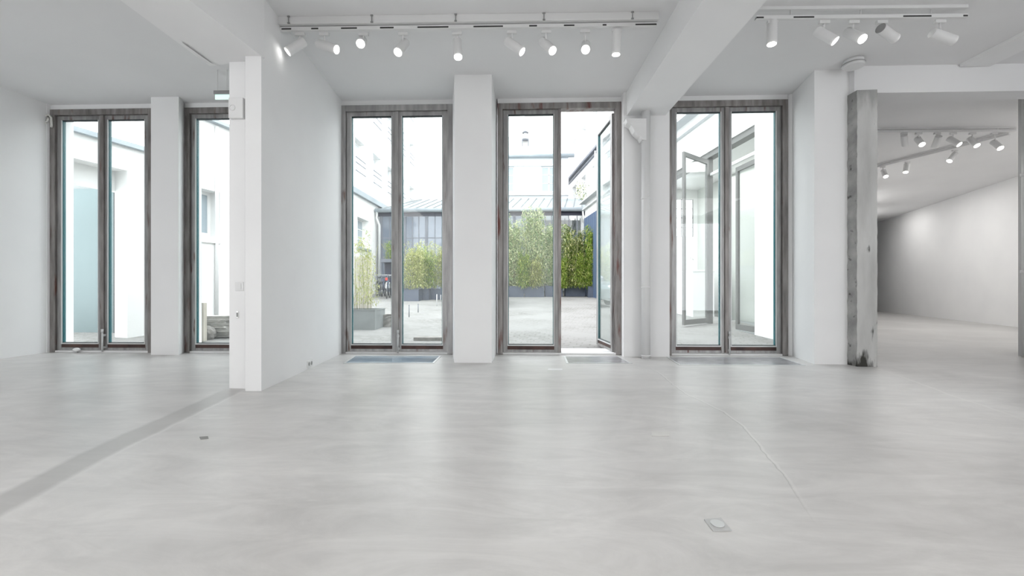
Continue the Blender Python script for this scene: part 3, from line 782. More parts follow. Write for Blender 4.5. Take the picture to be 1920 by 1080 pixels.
# ================================================================== FLOOR HATCHES AND INSERTS
M['hatch_glass'] = noisy('blue_glass_hatch', (.26,.36,.46), (.46,.54,.60), 2.5, .06, spec=.9)
M['hatch_steel'] = noisy('scuffed_steel_plate', (.36,.36,.38), (.50,.50,.52), 5, .25, .3)
def hatch(label, q, top, edge):
    pts = [AZ(x, y, 0) for x, y in q]
    t = thing('floor_hatch', label, 'floor hatch', tuple(pts[0]))
    o = pts[0]
    c = sum(pts, Vector())/4
    inn = [c + (p-c)*.955 if i in (0,1,2,3) else p for i, p in enumerate(pts)]
    inn = []
    n = 4
    for i in range(4):
        a = (pts[i-1]-pts[i]).normalized(); b = (pts[(i+1) % 4]-pts[i]).normalized(); inn.append(pts[i] + (a+b)*.028)
    bm = bmesh.new()
    for z0, z1 in ((0,.005),):
        for i in range(4):
            j = (i+1) % 4; prism(bm, [pts[i]-o, pts[j]-o, inn[j]-o, inn[i]-o], 0.0005, .005)
    obj('metal_rim', bm, edge, t)
    bm = bmesh.new(); prism(bm, [p-o for p in inn], .0005, .003); obj('cover_plate', bm, top, t)
hatch('glass floor hatch with a blue sheen before the closed third door', ((664,667.5),(828,667.5),(814,681.5),(643,681.5)), M['hatch_glass'], M['bead'])
hatch('flush steel floor hatch in front of the open door', ((1056,668),(1160,668),(1186,682),(1062,682)), M['hatch_steel'], M['bead'])
hatch('grey metal floor plate before the last door beside the column', ((1249,669.5),(1464,670),(1511,685.5),(1272,684.5)), M['hatch_steel'], M['bead'])
def flat(name, label, cat, q, m, h=.004):
    pts = [AZ(x, y, 0) for x, y in q]; o = pts[0]; bm = bmesh.new(); prism(bm, [p-o for p in pts], .0005, h)
    ob = obj(name, bm, m); ob.location = o; return tag(ob, label, cat)
flat('floor_insert', 'small white rectangular insert in the floor near the open door', 'floor insert', ((1028,691.5),(1054,691.5),(1055,695),(1027,695)), M['white'])
flat('floor_insert', 'pale rectangular patch in the floor at the centre right', 'floor insert', ((1221,811),(1256,811),(1255,818),(1222,818)), noisy('pale_mortar', (.60,.59,.57), (.68,.67,.65), 9, .7))
flat('floor_insert', 'little dark patch in the floor left of the centre', 'floor insert', ((374,820),(390,819),(391,823),(376,824)), noisy('grey_mortar', (.20,.20,.19), (.28,.28,.27), 9, .7))
# floor box
fq = [AZ(x, y, 0) for x, y in ((1320,975),(1352,972),(1372,996),(1337,997))]
t = thing('floor_socket', 'square floor socket box with a round lid in the lower right', 'floor socket', tuple(fq[0]))
bm = bmesh.new(); prism(bm, [p-fq[0] for p in fq], .0005, .004); obj('frame', bm, mat('floor_box_grey', (.50,.50,.50), .4), t)
c = sum(fq, Vector())/4-fq[0]; bm = bmesh.new(); cyl(bm, (c.x, c.y, .004), (c.x, c.y, .009), .026, seg=28); obj('round_lid', bm, M['bead'], t)

# ================================================================== COURTYARD
GY0 = FY+.3
bm = bmesh.new()
def gq(x0, x1, y0, y1, n=1):
    vs = [bm.verts.new((x0,y0,gz(y0))), bm.verts.new((x1,y0,gz(y0))), bm.verts.new((x1,y1,gz(y1))), bm.verts.new((x0,y1,gz(y1)))]
    bm.faces.new(vs)
for k in range(16): gq(-16, 5.0, 6.3+k*2, 6.3+(k+1)*2)
r = bmesh.ops.extrude_face_region(bm, geom=bm.faces[:]); bmesh.ops.translate(bm, verts=[v for v in r['geom'] if isinstance(v, bmesh.types.BMVert)], vec=(0,0,-.3))
bmesh.ops.recalc_face_normals(bm, faces=bm.faces)
tag(obj('courtyard_ground', bm, M['paving']), 'pale stone paving of the courtyard rising away from the doors', 'paving', kind='structure')
for k, (a, b) in enumerate(DX):
    o = obj('trim_%d' % (k+2), bxm(a, b, FY+.13, FY+.42, -.02, .03, .004), M['sill'])
    tag(o, ('pale stone step outside the far left door', 'pale stone step outside the half hidden door', 'pale stone step outside the closed third door', 'pale stone step outside the open middle door', 'pale stone step outside the last door by the column')[k], 'door step', kind='structure')

# --- windows for far buildings
def window_part(parent, o, d, n, u0, u1, z0, z1, depth=.12, name='window', mull=1, bars=2, glassm='glassfar', framem='white'):
    """framed window in the plane through o along d, recessed by depth along n"""
    d = Vector((d[0], d[1], 0)).normalized(); n = Vector((n[0], n[1], 0)).normalized()
    f = .07
    bm = bmesh.new(); q = o + n*depth
    def bb(a, b, za, zb): obox(bm, (q + d*a), d, b-a, n, .05, za, zb)
    bb(u0, u0+f, z0, z1); bb(u1-f, u1, z0, z1); bb(u0+f, u1-f, z1-f, z1); bb(u0+f, u1-f, z0, z0+f)
    for k in range(mull): c = u0 + (u1-u0)*(k+1)/(mull+1); bb(c-.05, c+.05, z0+f, z1-f)
    for k in range(bars): 
        c = z0 + (z1-z0)*(k+1)/(bars+1); bb(u0+f, u1-f, c-.018, c+.018)
    w_ = obj(name, bm, M[framem], parent)
    bm = bmesh.new(); q2 = q + n*.02; obox(bm, q2 + d*(u0+f), d, u1-u0-2*f, n, .01, z0+f, z1-f)
    obj('pane', bm, M[glassm], w_)
    return w_

# --- low building at left with the teal door, and its taller extension
p0 = cw(-7.2, 6.9); dl = (cw(-7.2+.2625, 7.9) - p0).normalized(); nl = Vector((-dl.y, dl.x, 0))
def ul(px):
    return (on_line(px, p0, dl) - p0).dot(dl)
r = thing('low_outbuilding', 'low white courtyard building with teal panel and recess behind the far left door', 'building', (0,0,0))
bm = bmesh.new()
uL, uR = ul(125), ul(239); uE = ul(330)
wall_holes(bm, p0 - dl*.75, dl, nl, .30, uE+.75, 0, 3.50, [(uL+.75, uR+.75, -.01, 3.08)])
obj('wall', bm, M['extwall'], r)
bm = bmesh.new(); obox(bm, p0 - dl*.80 - nl*.10, dl, uE+.80, nl, .5, 3.50, 3.58); obj('roof_edge', bm, M['zinc'], r)
# back of the recess with its doorway
q0 = p0 + nl*.30
bm = bmesh.new(); uD = ul(213)
uq = lambda px: (on_line(px, q0, dl) - q0).dot(dl)
wall_holes(bm, q0 - dl*.6, dl, nl, .12, uE+.3, 0, 3.3, [(uq(123)+.6, uq(224)+.6, -.01, 2.72)])
obj('recess_wall', bm, M['extwall'], r)
tp = AY(120, 354, 8.15); tq = AY(219, 354, 8.15)
obj('teal_panel', bxm(tp.x-.5, tq.x-.02, 8.15, 8.20, .06, tp.z), M['teal'], r)['label'] = 'flat teal grey panel'
obj('panel_edge', bxm(tq.x-.02, tq.x+.02, 8.10, 8.2, .06, tp.z-.02), M['black'], r)
bm = bmesh.new(); box(bm, tp.x-.6, tq.x+.3, 8.3, 8.4, 0, 3.3); obj('inner_wall', bm, M['planter_l'], r)
r = thing('tall_outbuilding', 'taller white courtyard building with a small deep set window', 'building', (0,0,0))
bm = bmesh.new(); u0, u1 = ul(332)+.02, ul(470); wa, wb = ul(366), ul(412)
wall_holes(bm, p0 + dl*u0, dl, nl, .35, u1-u0, 0, 4.55, [(wa-u0, wb-u0, 1.95, 3.08)])
obj('wall', bm, M['extwall'], r)
bm = bmesh.new(); obox(bm, p0 + dl*(u0) - nl*.15, dl, u1-u0+.1, nl, .7, 4.55, 4.62); obj('roof_edge', bm, M['zinc'], r)
window_part(r, p0, dl, nl, wa, wb, 2.1, 3.08, .26, mull=0, bars=0)
bm = bmesh.new(); obox(bm, p0 + dl*(wa-.04) - nl*.05, dl, wb-wa+.05, nl, .3, 1.93, 1.97); obj('window_sill', bm, M['extwall'], r)
bm = bmesh.new(); c = on_line(404, p0, dl) - nl*.04; cyl(bm, (c.x, c.y, .1), (c.x, c.y, 4.5), .035, seg=14); obj('drain_pipe', bm, M['white'], r)

# stack of boards and timber post outside second door
r = None
brd = None
cst = AC(412, 622, 7.55)
GS = 'boards stacked outside the half hidden door'
rows = 9
mesh_b = []
for v in range(4):
    bm = bmesh.new(); Lb = random.uniform(.5, .8); box(bm, -Lb/2, Lb/2, -.12, .12, 0, .030, 0, .004)
    for vv in bm.verts: vv.co += Vector((random.uniform(-.015,.015), random.uniform(-.02,.02), random.uniform(-.004,.004)))
    me = D.meshes.new('stacked_board'); bm.to_mesh(me); bm.free(); me.materials.append(M['slate']); mesh_b.append(me)
z = gz(7.7)+.005; k = 0
for layer in range(11):
    for c_ in range(2):
        o = D.objects.new('stacked_board', mesh_b[(layer*2+c_) % 4]); COL.objects.link(o)
        o.location = (cst.x - .20 + c_*.52 + random.uniform(-.07,.07) - layer*.012, 7.62 + .22*c_ + random.uniform(-.04,.04), z + layer*.0355)
        o.rotation_euler = (random.uniform(-.02,.02), 0, random.uniform(-.25,.25)+.1)
        ordn = ('bottom','second','third','fourth','fifth','sixth','seventh','eighth','ninth','tenth','topmost')[layer]
        tag(o, '%s board in the %s layer of the grey stack outside the half hidden door' % (('left','right')[c_], ordn), 'board', GS)
p = AC(380, 605, 7.35)
o = obj('timber_post', bxm(-.045, .045, -.04, .04, 0, .66, .004), M['wood']); o.location = (p.x, p.y, gz(p.y)); tag(o, 'short pale timber post left of the stacked boards', 'post')
p = AC(384, 622, 7.5)
bm = bmesh.new(); bmesh.ops.create_icosphere(bm, subdivisions=3, radius=.14, matrix=Matrix.Diagonal((1.1,.7,1.0,1)))
for v in bm.verts: v.co *= random.uniform(.93,1.06)
o = obj('rubble_stone', bm, M['stone']); o.location = (p.x-.03, 7.62-.2, gz(7.4)+.10); tag(o, 'rough grey stone between the timber post and the boards', 'stone')

# --- tall left building (parallel to the view)
XT = -8.0
r = thing('courtyard_building', 'tall white building along the left side of the courtyard with rows of windows', 'building', (0,0,0))
H1 = 17.0
holes = []; wins = []
for fl, (z0, z1) in enumerate(((2.9, 4.35), (6.35, 8.05), (9.5, 11.2), (12.6, 14.2))):
    for k in range(6):
        y0 = 19.75 + (k-1)*2.35 if fl else 20.05 + (k-1)*3.1
        if fl == 0 and k not in (1,): continue
        y1 = y0 + (1.25 if fl else 1.45)
        if y0 < 15.6 or y1 > 31.5: continue
        holes.append((y0-15, y1-15, z0, z1)); wins.append((y0, y1, z0, z1))
bm = bmesh.new(); wall_holes(bm, (XT, 15), (0,1), (-1,0), .45, 17, .3, H1, holes); obj('wall', bm, M['extwall'], r)
bm = bmesh.new(); box(bm, XT, XT+.16, 15, 31.9, 5.35, 5.6); obj('string_course', bm, M['zinc'], r)
for (y0, y1, z0, z1) in wins:
    w_ = window_part(r, Vector((XT,0,0)), (0,1), (-1,0), y0, y1, z0, z1, .30, glassm='extpale' if z0 > 5 else 'glassfar')
    if z0 > 5:
        bm = bmesh.new()
        for zz in (z0+.12, z0+.5, z0+.75): box(bm, XT+.03, XT+.06, y0, y1, zz, zz+.035)
        obj('window_rail', bm, M['greymetal'], r)
    else:
        obj('window_sill', bxm(XT, XT+.1, y0-.1, y1+.1, z0-.1, z0), M['zinc'], r)

# --- near planter with airy bamboo, trellis, stone block, stakes
def planter(label, x0, x1, y, depth, h, m, group=None):
    z = gz(y+depth*.5)-.02; cx = (x0+x1)/2; wv = (x1-x0)/2
    t = thing('planter_box', label, 'planter', (cx, y, z), 0, group)
    bm = bmesh.new(); th = .03
    box(bm, -wv, wv, 0, th, 0, h); box(bm, -wv, wv, depth-th, depth, 0, h); box(bm, -wv, -wv+th, th, depth-th, 0, h); box(bm, wv-th, wv, th, depth-th, 0, h); box(bm, -wv+th, wv-th, th, depth-th, 0, .05)
    obj('box', bm, m, t)
    bm = bmesh.new(); r_ = .018
    box(bm, -wv-.01, wv+.01, -.012, r_, h, h+.015); box(bm, -wv-.01, wv+.01, depth-r_, depth+.012, h, h+.015); box(bm, -wv-.01, -wv+r_, r_, depth-r_, h, h+.015); box(bm, wv-r_, wv+.01, r_, depth-r_, h, h+.015)
    obj('rim', bm, m, t)
    obj('soil', bxm(-wv+th+.001, wv-th-.001, th+.001, depth-th-.001, .05, h-.05), M['soil'], t)
    return t, (cx, y+depth/2, z+h-.06)
def bamboo(name, label, c, w_, d_, h, nleaf, lm, size=.09, nst=8, group=None, shape='round', low=.0):
    t = thing(name, label, 'plant', c, 0, group)
    bm = bmesh.new(); tips = []
    for k in range(nst):
        x = random.uniform(-.5,.5)*w_*.45; y = random.uniform(-.5,.5)*d_*.45
        lx = x*1.9 + random.uniform(-.1,.1)*w_; ly = y*1.9; hh = h*random.uniform(.7,1)
        hh *= .86
        tube(bm, [(x,y,0), (x*1.15,y*1.1,hh*.35), (x+(lx-x)*.5,y+(ly-y)*.5,hh*.7), (lx,ly,hh)], .0035 if size < .07 else .006, 5)
    obj('stems', bm, M['stem'], t)
    V = []; F = []
    npl = 7 if shape == 'airy' else 20
    plumes = []
    for k in range(npl):
        a = random.uniform(0, 2*PI); q = math.sqrt(random.random())*.72
        plumes.append((math.cos(a)*q, math.sin(a)*q, random.uniform(.66, .97) if k else 1.0, random.uniform(.30, .5), random.uniform(-.25,.25), random.uniform(-.2,.2)))
    for k in range(nleaf):
        pu, pv_, ph, pr, au, av = random.choice(plumes)
        s = random.random()**.8 if shape != 'airy' else random.uniform(.12, 1)
        s = low + (1-low)*s
        rr = pr*(1.15*(1-s)**.32 + .12)*(1.0 if shape != 'airy' else .75)
        a = random.uniform(0, 2*PI); q = math.sqrt(random.random())*rr
        u = pu + au*s*s + math.cos(a)*q; v = pv_ + av*s*s + math.sin(a)*q
        p = Vector((u*w_/2, v*d_/2, s*h*ph + random.uniform(-.04,.04)))
        if p.z < .02: p.z = .02 + random.random()*.05
        L = size*random.uniform(.7,1.5); W = L*random.uniform(.16,.3)
        a = random.uniform(0, 2*PI); tilt = random.uniform(-1.2,.5)
        dd = Vector((math.cos(a)*math.cos(tilt), math.sin(a)*math.cos(tilt), math.sin(tilt)))
        sd = dd.cross(Vector((random.uniform(-.5,.5),random.uniform(-.5,.5),1))).normalized()
        b = len(V); mid = p + dd*L*.45 + Vector((0,0,.01)); e = p + dd*L - Vector((0,0,L*.15))
        V += [p, mid + sd*W/2, e, mid - sd*W/2]; F.append((b, b+1, b+2, b+3))
    me = D.meshes.new('foliage'); me.from_pydata([tuple(v) for v in V], [], F); me.materials.append(lm)
    o = D.objects.new('foliage', me); COL.objects.link(o); o.parent = t
    return t
xa = X_at(640, 8.6); xb = X_at(703, 8.6)
_, c = planter('pale grey zinc planter just outside the closed third door', xa, xb, 8.6, .62, .41, M['planter_l'])
bamboo('bamboo_plant', 'thin airy bamboo growing from the pale zinc planter', (c[0]-.02, c[1], c[2]), .85, .5, 1.75, 1500, M['leaf_pale'], .06, 14, shape='airy')
xa = X_at(665, 10.2); xb = X_at(697, 10.2)
r = thing('trellis_panel', 'pale timber panel standing behind the airy bamboo', 'trellis', ((xa+xb)/2, 10.2, gz(10.2)))
hw = (xb-xa)/2; hh = AY(0,483,10.2).z-gz(10.2)
obj('board', bxm(-hw, hw, 0, .03, .0, hh), M['wood'], r)
bm = bmesh.new()
for k in range(5): x = -hw + 2*hw*k/4; box(bm, x-.008, x+.008, -.012, 0, 0.0, hh)
obj('batten', bm, M['wood'], r)
# stone block
q = AY(706, 613, 9.1); q2 = AY(746, 613, 9.1)
bm = bmesh.new(); box(bm, q.x, q2.x, 9.1, 9.5, gz(9.1)-.02, gz(9.1)+.25, 0, .03); bmesh.ops.subdivide_edges(bm, edges=bm.edges[:], cuts=3, use_grid_fill=True)
for v in bm.verts: v.co += Vector((random.uniform(-.012,.012), random.uniform(-.012,.012), random.uniform(-.01,.01)+(.03*(v.co.x-q.x)/(q2.x-q.x) if v.co.z > .2 else 0)))
tag(obj('stone_block', bm, M['stone']), 'rough brown stone block on the paving right of the zinc planter', 'stone block')
o = obj('kerb_stone', bxm(X_at(775,7.35), X_at(905,7.35), 7.35, 7.6, .02, gz(7.5)+.045, .008), M['stone']); tag(o, 'low dark kerb stone outside the closed third door', 'kerb stone')
for k, (px, yb, yt) in enumerate(((767,595,572),(784,586,570),(819,574,552),(826.5,566,553))):
    Y = 961.6/((yb-540)+32); p = AY(px, yb, Y); h = (yb-yt)*Y/800
    bm = bmesh.new(); cyl(bm, (0,0,0), (0,0,h), .013, seg=10); bmesh.ops.create_uvsphere(bm, u_segments=10, v_segments=6, radius=.016, matrix=Matrix.Translation((0,0,h)))
    o = obj('metal_stake', bm, M['greymetal'] if k < 2 else M['bead']); o.location = (p.x, Y, gz(Y)-.01)
    tag(o, ('dark thin stake standing in the paving, nearest the door', 'dark thin stake behind and right of the nearest stake', 'pale thin stake in front of the grey planters', 'pale thin stake at the right end of the grey planters')[k], 'stake')

# --- middle planters and bushes (through the third door)
GP = 'grey planters under the yellow green bamboo'
for k, (a, b, yb, lab) in enumerate(((757,785,565,'grey planter box at the left of the group behind the stakes'), (787,804,563,'dark grey middle planter box behind the stakes'), (806,831,562,'grey planter box at the right of the group behind the stakes'))):
    Y = 961.6/((yb-540)+32); t, c = planter(lab, X_at(a,Y), X_at(b,Y), Y, .6, .46, M['planter'], GP)
    bamboo('bamboo_plant', ('yellow green bamboo bush rising from the left planter behind the stakes', 'yellow green bamboo bush rising from the middle planter behind the stakes', 'broad yellow green bamboo bush over the right planter behind the stakes')[k], c, (1.2,1.0,1.4)[k], .8, (2.1,1.9,2.1)[k], 5200, M['leaf_pale'] if k != 1 else M['leaf_bright'], .085, 10, group='yellow green bamboo bushes', shape='dome', low=.08)
Y = 17.5; c = (X_at(868, Y), Y+.5, gz(Y)+.3)
t, c = planter('planter box behind the pier between the third and middle doors', X_at(846,Y), X_at(890,Y), Y, .6, .46, M['planter'], GP)
bamboo('bamboo_plant', 'yellow green bamboo bush behind the pier, seen mirrored in the open leaf', c, 1.3, .8, 1.9, 2600, M['leaf_pale'], .10, 8, group='yellow green bamboo bushes', shape='dome', low=.08)
# raised planter cabinet with bush, by the bicycles
Y = 20.2
r = thing('plant_stand', 'dark metal stand carrying a bush behind the bicycles', 'plant stand', (0,0,0))
x0, x1 = X_at(713, Y), X_at(748, Y); zt = AY(0, 487, Y).z
bm = bmesh.new(); box(bm, x0, x1, Y, Y+.6, zt-.16, zt)
for xx in (x0, x1-.06): box(bm, xx, xx+.06, Y, Y+.06, gz(Y), zt-.16); box(bm, xx, xx+.06, Y+.54, Y+.6, gz(Y), zt-.16)
obj('rack', bm, M['greymetal'], r); obj('inner_panel', bxm(x0+.06, x1-.06, Y+.5, Y+.54, gz(Y), zt-.16), M['darkmetal'], r)
bamboo('bamboo_plant', 'green bush on the dark stand above the bicycles', ((x0+x1)/2, Y+.3, zt), .95, .7, 1.0, 1300, M['leaf_bright'], .09, 6, shape='round')

# --- bicycles
M['red'] = mat('red_plastic', (.5,.04,.03), .4)
def bicycle(label, loc, rz, fm, rl=False):
    t = thing('bicycle', label, 'bicycle', loc, rz, 'bicycles parked by the left building')
    for yy in (-.52, .52):
        bm = bmesh.new(); torus(bm, (0, yy, .34), .32, .018, 'X', 26, 6)
        w_ = obj('wheel', bm, M['rubber'], t)
        bm = bmesh.new()
        for k in range(10): a = PI*k/10; cyl(bm, (0, yy-math.cos(a)*.31, .34-math.sin(a)*.31), (0, yy+math.cos(a)*.31, .34+math.sin(a)*.31), .003, seg=4)
        obj('spokes', bm, M['chrome'], w_)
    bm = bmesh.new()
    seat = (0,-.18,.78); head = (0,.36,.82); bbk = (0,-.03,.30); rear = (0,-.52,.34); fw = (0,.52,.34)
    for a, b in ((seat,bbk),(bbk,head),((0,-.16,.72),(0,.36,.76)),(rear,bbk),(rear,(0,-.16,.7)),(head,fw)): cyl(bm, a, b, .016, seg=8)
    cyl(bm, (0,-.18,.78), (0,-.20,.90), .012, seg=8); cyl(bm, head, (0,.32,1.0), .012, seg=8)
    obj('frame', bm, fm, t)
    bm = bmesh.new(); box(bm, -.06, .06, -.32, -.08, .90, .95, 0, .015); obj('saddle', bm, M['rubber'], t)
    bm = bmesh.new(); tube(bm, [(-.27,.22,1.02), (-.2,.3,1.02), (0,.33,1.0), (.2,.3,1.02), (.27,.22,1.02)], .013, 8); obj('handlebar', bm, M['chrome'], t)
    bm = bmesh.new()
    for zz in (.86, .93, 1.0):
        tube(bm, [(-.12,.38,zz), (.12,.38,zz), (.12,.56,zz), (-.12,.56,zz), (-.12,.39,zz)], .006, 6)
    for xx in (-.12,-.04,.04,.12): cyl(bm, (xx,.56,.86), (xx,.56,1.0), .005, seg=6); cyl(bm, (xx,.38,.86), (xx,.56,.86), .005, seg=6)
    obj('basket', bm, M['greymetal'], t)
    for yy, a in ((-.52, 1), (.52, 1)):
        bm = bmesh.new(); tube(bm, [(0, yy+math.cos(q)*.37, .34+math.sin(q)*.37) for q in (.3,.8,1.3,1.8,2.3,2.8)], .022, 6); obj('mudguard', bm, M['bead'] if rl else M['rubber'], t)
    if rl: bm = bmesh.new(); box(bm, -.05, .05, .60, .66, .78, .9, 0, .01); obj('lamp', bm, M['red'], t)
    return t
for k, (px, yb, rz, col, lab) in enumerate(((710,557,.5,(.04,.05,.07),'dark bicycle at the left of the parked row'), (719,558,.35,(.10,.12,.20),'blue grey bicycle second in the parked row'), (728,560,.2,(.12,.16,.24),'dark bicycle with red lamp and white mudguards in the parked row'), (738,559,.1,(.55,.57,.60),'silver bicycle at the right of the parked row'))):
    Y = 961.6/((yb-540)+32); Y += .5*(k % 2); bicycle(lab, (X_at(px, Y), Y, gz(Y)), .2+PI, mat('bike_paint_%d' % k, col, .35), k == 2)

# --- glazed pavilion (conservatory) across the back
YC = 22.6
xl, xr = X_at(709, YC), X_at(1107, YC)
zg = AY(0, 400, YC).z
zb = gz(YC)
r = thing('glazed_pavilion', 'dark framed glass pavilion with a zinc roof across the back of the courtyard', 'building', (0,0,0))
bm = bmesh.new(); box(bm, xl, xr, YC, YC+.12, zg-.28, zg-.02); obj('fascia', bm, M['darkmetal'], r)
posts = [712, 756, 797, 842, 885, 925, 962, 1005, 1046, 1098]
for k, px in enumerate(posts):
    x = X_at(px, YC); wp = .14 if k < 9 else .2
    obj('post', bxm(x, x+wp, YC, YC+.14, zb-.05, zg-.28), M['greymetal'] if k < 7 else M['darkmetal'], r)
for k in range(len(posts)-1):
    xa = X_at(posts[k], YC)+.14; xb = X_at(posts[k+1], YC)
    bm = bmesh.new(); n = 3
    for i in range(1, n): x = xa+(xb-xa)*i/n; box(bm, x-.02, x+.02, YC+.03, YC+.08, zb, zg-.28)
    for zz in (zb+.9, zb+1.9, zb+2.95): box(bm, xa, xb, YC+.035, YC+.075, zz, zz+.05)
    g = obj('glazing_bars', bm, M['greymetal'], r)
    obj('pane', bxm(xa, xb, YC+.05, YC+.06, zb, zg-.28), M['glass2'] if k in (7, 8) else M['glassblue'], g)
bm = bmesh.new(); box(bm, xl+.1, xr-.1, YC+3.4, YC+3.5, zb, zg); obj('inner_wall', bm, M['extpale'], r)
bm = bmesh.new()
for k in range(5): 
    x = X_at(1052+k*10, YC); cyl(bm, (x, YC+.9, zb), (x, YC+.9, zg-.3), .02, seg=6)
for z_ in (zb+2.3, zb+3.2): cyl(bm, (X_at(1046,YC), YC+.9, z_), (X_at(1098,YC), YC+.9, z_), .03, seg=6)
cyl(bm, (X_at(1066,YC), YC+.9, zb+2.3), (X_at(1082,YC), YC+.9, zb+3.9), .025, seg=6)
obj('inner_structure', bm, M['greymetal'], r)
# roof: sloping zinc with seams; peak profile as photographed
ridge_z = zg + 1.35; YR = YC+3.6
bm = bmesh.new()
a = [(xl-.05, YC-.25, zg), (xr+.1, YC-.25, zg), (xr+.1, YR, ridge_z), (xl+1.4, YR, ridge_z)]
vs = [bm.verts.new(p) for p in a] + [bm.verts.new((p[0], p[1], p[2]-.08)) for p in a]
for f in ((0,1,2,3),(7,6,5,4),(0,4,5,1),(1,5,6,2),(2,6,7,3),(3,7,4,0)): bm.faces.new([vs[i] for i in f])
obj('roof', bm, M['zinc'], r)
bm = bmesh.new()
for k in range(24):
    x = xl + (xr-xl)*k/24; x2 = x+.55
    if x < xl+.4: x2 = x + 1.4
    cyl(bm, (x, YC-.25, zg+.02), (min(x2, xr), YR, ridge_z+.02), .03, seg=6)
obj('roof_seam', bm, M['planter_l'], r)
bm = bmesh.new(); cyl(bm, (xl-.05, YC-.3, zg-.02), (xr+.15, YC-.3, zg-.02), .11, seg=14); obj('gutter', bm, M['zinc'], r)
bm = bmesh.new(); tube(bm, [(xl+.03,YC-.3,zg-.1), (xl+.03,YC-.28,zg-.4), (xl+.12,YC-.15,zg-.8), (xl+.12,YC-.15,zb)], .07, 8); obj('gutter_pipe', bm, M['bead'], r)
x = X_at(1091, YC)
bm = bmesh.new(); tube(bm, [(x,YC-.3,zg-.1), (x+.05,YC-.28,zg-.5), (x+.45,YC-.2,zg-.85), (x+.48,YC-.15,zg-1.2), (x+.48,YC-.15,zb)], .06, 8); obj('gutter_pipe', bm, M['bead'], r)

# --- building behind the pavilion
YM = 27.5
xl2, xr2 = X_at(868, YM), X_at(1066, YM); zt2 = AY(0, 303, YM).z
r = thing('rear_building', 'pale rendered building with white shuttered windows behind the glass pavilion', 'building', (0,0,0))
hs = []; 
for (a, b) in ((938,964), (1015,1044)): hs.append((X_at(a,YM)-xl2, X_at(b,YM)-xl2, AY(0,367,YM).z, AY(0,321,YM).z))
bm = bmesh.new(); wall_holes(bm, (xl2, YM), (1,0), (0,1), .4, xr2-xl2, 0, zt2, hs); obj('wall', bm, M['extpale'], r)
for h in hs: window_part(r, Vector((xl2, YM, 0)), (1,0), (0,1), h[0], h[1], h[2], h[3], .12)
bm = bmesh.new(); cyl(bm, (xl2-.1, YM-.12, zt2), (xr2+.35, YM-.12, zt2), .13, seg=14); obj('gutter', bm, M['zinc'], r)
bm = bmesh.new(); box(bm, xl2, xr2, YM-.06, YM, zt2-.62, zt2-.52); box(bm, xl2, xr2, YM-.12, YM, AY(0,372,YM).z-.05, AY(0,372,YM).z+.05); obj('moulding', bm, M['extwall'], r)
# gable wall above
YG = 33
r = thing('gable_wall', 'cream stepped gable wall rising above the rear building', 'building', (0,0,0))
bm = bmesh.new()
prof = [(900,310),(925,285),(948,262),(962,250),(962,246),(970,246),(970,238),(978,238),(978,228),(984,228),(984,150),(1027,150),(1030,212),(1034,262),(1036,310)]
pv = [AY(x, y, YG) for x, y in prof]
pv = [Vector((pv[0].x, YG, 0))] + pv + [Vector((pv[-1].x, YG, 0))]
fr = [bm.verts.new(p) for p in pv]; bk = [bm.verts.new(p+Vector((0,.5,0))) for p in pv]
bm.faces.new(fr); bm.faces.new(bk[::-1])
for i in range(len(fr)): j = (i+1) % len(fr); bm.faces.new((fr[i], bk[i], bk[j], fr[j]))
bmesh.ops.recalc_face_normals(bm, faces=bm.faces)
obj('wall', bm, M['extcream'], r)
c = AY(985, 258, YG-.3)
t = thing('flue_vent', 'small dark capped flue on a bracket fixed to the cream gable wall', 'flue', tuple(c))
bm = bmesh.new(); cyl(bm, (0,0,-.1), (0,0,.12), .16, seg=16); cyl(bm, (0,0,.12), (0,0,.36), .13, seg=16); obj('flue_pipe', bm, M['bead'], t)
bm = bmesh.new(); cyl(bm, (0,0,.36), (0,0,.42), .24, .2, seg=16); cyl(bm, (0,0,.42), (0,0,.5), .2, .08, seg=16); obj('cap', bm, M['greymetal'], t)
bm = bmesh.new(); box(bm, -.26, .26, -.03, .3, -.16, -.1); box(bm, -.26, -.21, -.03, .02, -.65, -.16); box(bm, .21, .26, -.03, .02, -.65, -.16); obj('bracket', bm, M['greymetal'], t)

# --- right wing: long wall running away from the last door, with its glazed opening
w0 = cw(4.55, 8.0); dw = (cw(4.55-.075, 9.0) - w0).normalized(); nw = Vector((dw.y, -dw.x, 0))   # nw points into the wing
def uw(px): return (on_line(px, w0, dw) - w0).dot(dw)
WH = 5.05
r = thing('courtyard_wing', 'white courtyard wing with a wide opening and open glass door outside the last door', 'building', (0,0,0))
U0 = -1.78
uo1 = uw(1415); uo2 = uw(1250)
ue = uw(1097)
bm = bmesh.new(); wall_holes(bm, w0 + dw*U0, dw, nw, .22, ue-U0, -.02, WH, [(uo1-U0, uo2+1.2-U0, -.05, 4.02)]); obj('wall', bm, M['extwall'], r)
bm = bmesh.new(); obox(bm, w0 + dw*U0 - nw*.28, dw, ue-U0+.1, nw, .6, WH, WH+.07); obox(bm, w0 + dw*U0 - nw*.12, dw, ue-U0+.1, nw, .12, WH-.28, WH-.20); obj('roof_edge', bm, M['extpale'], r)
bm = bmesh.new(); obox(bm, w0 + dw*uo1 + nw*.03, dw, uo2+1.2-uo1, nw, .19, 3.90, 4.02); obj('steel_lintel', bm, M['midmetal'], r)
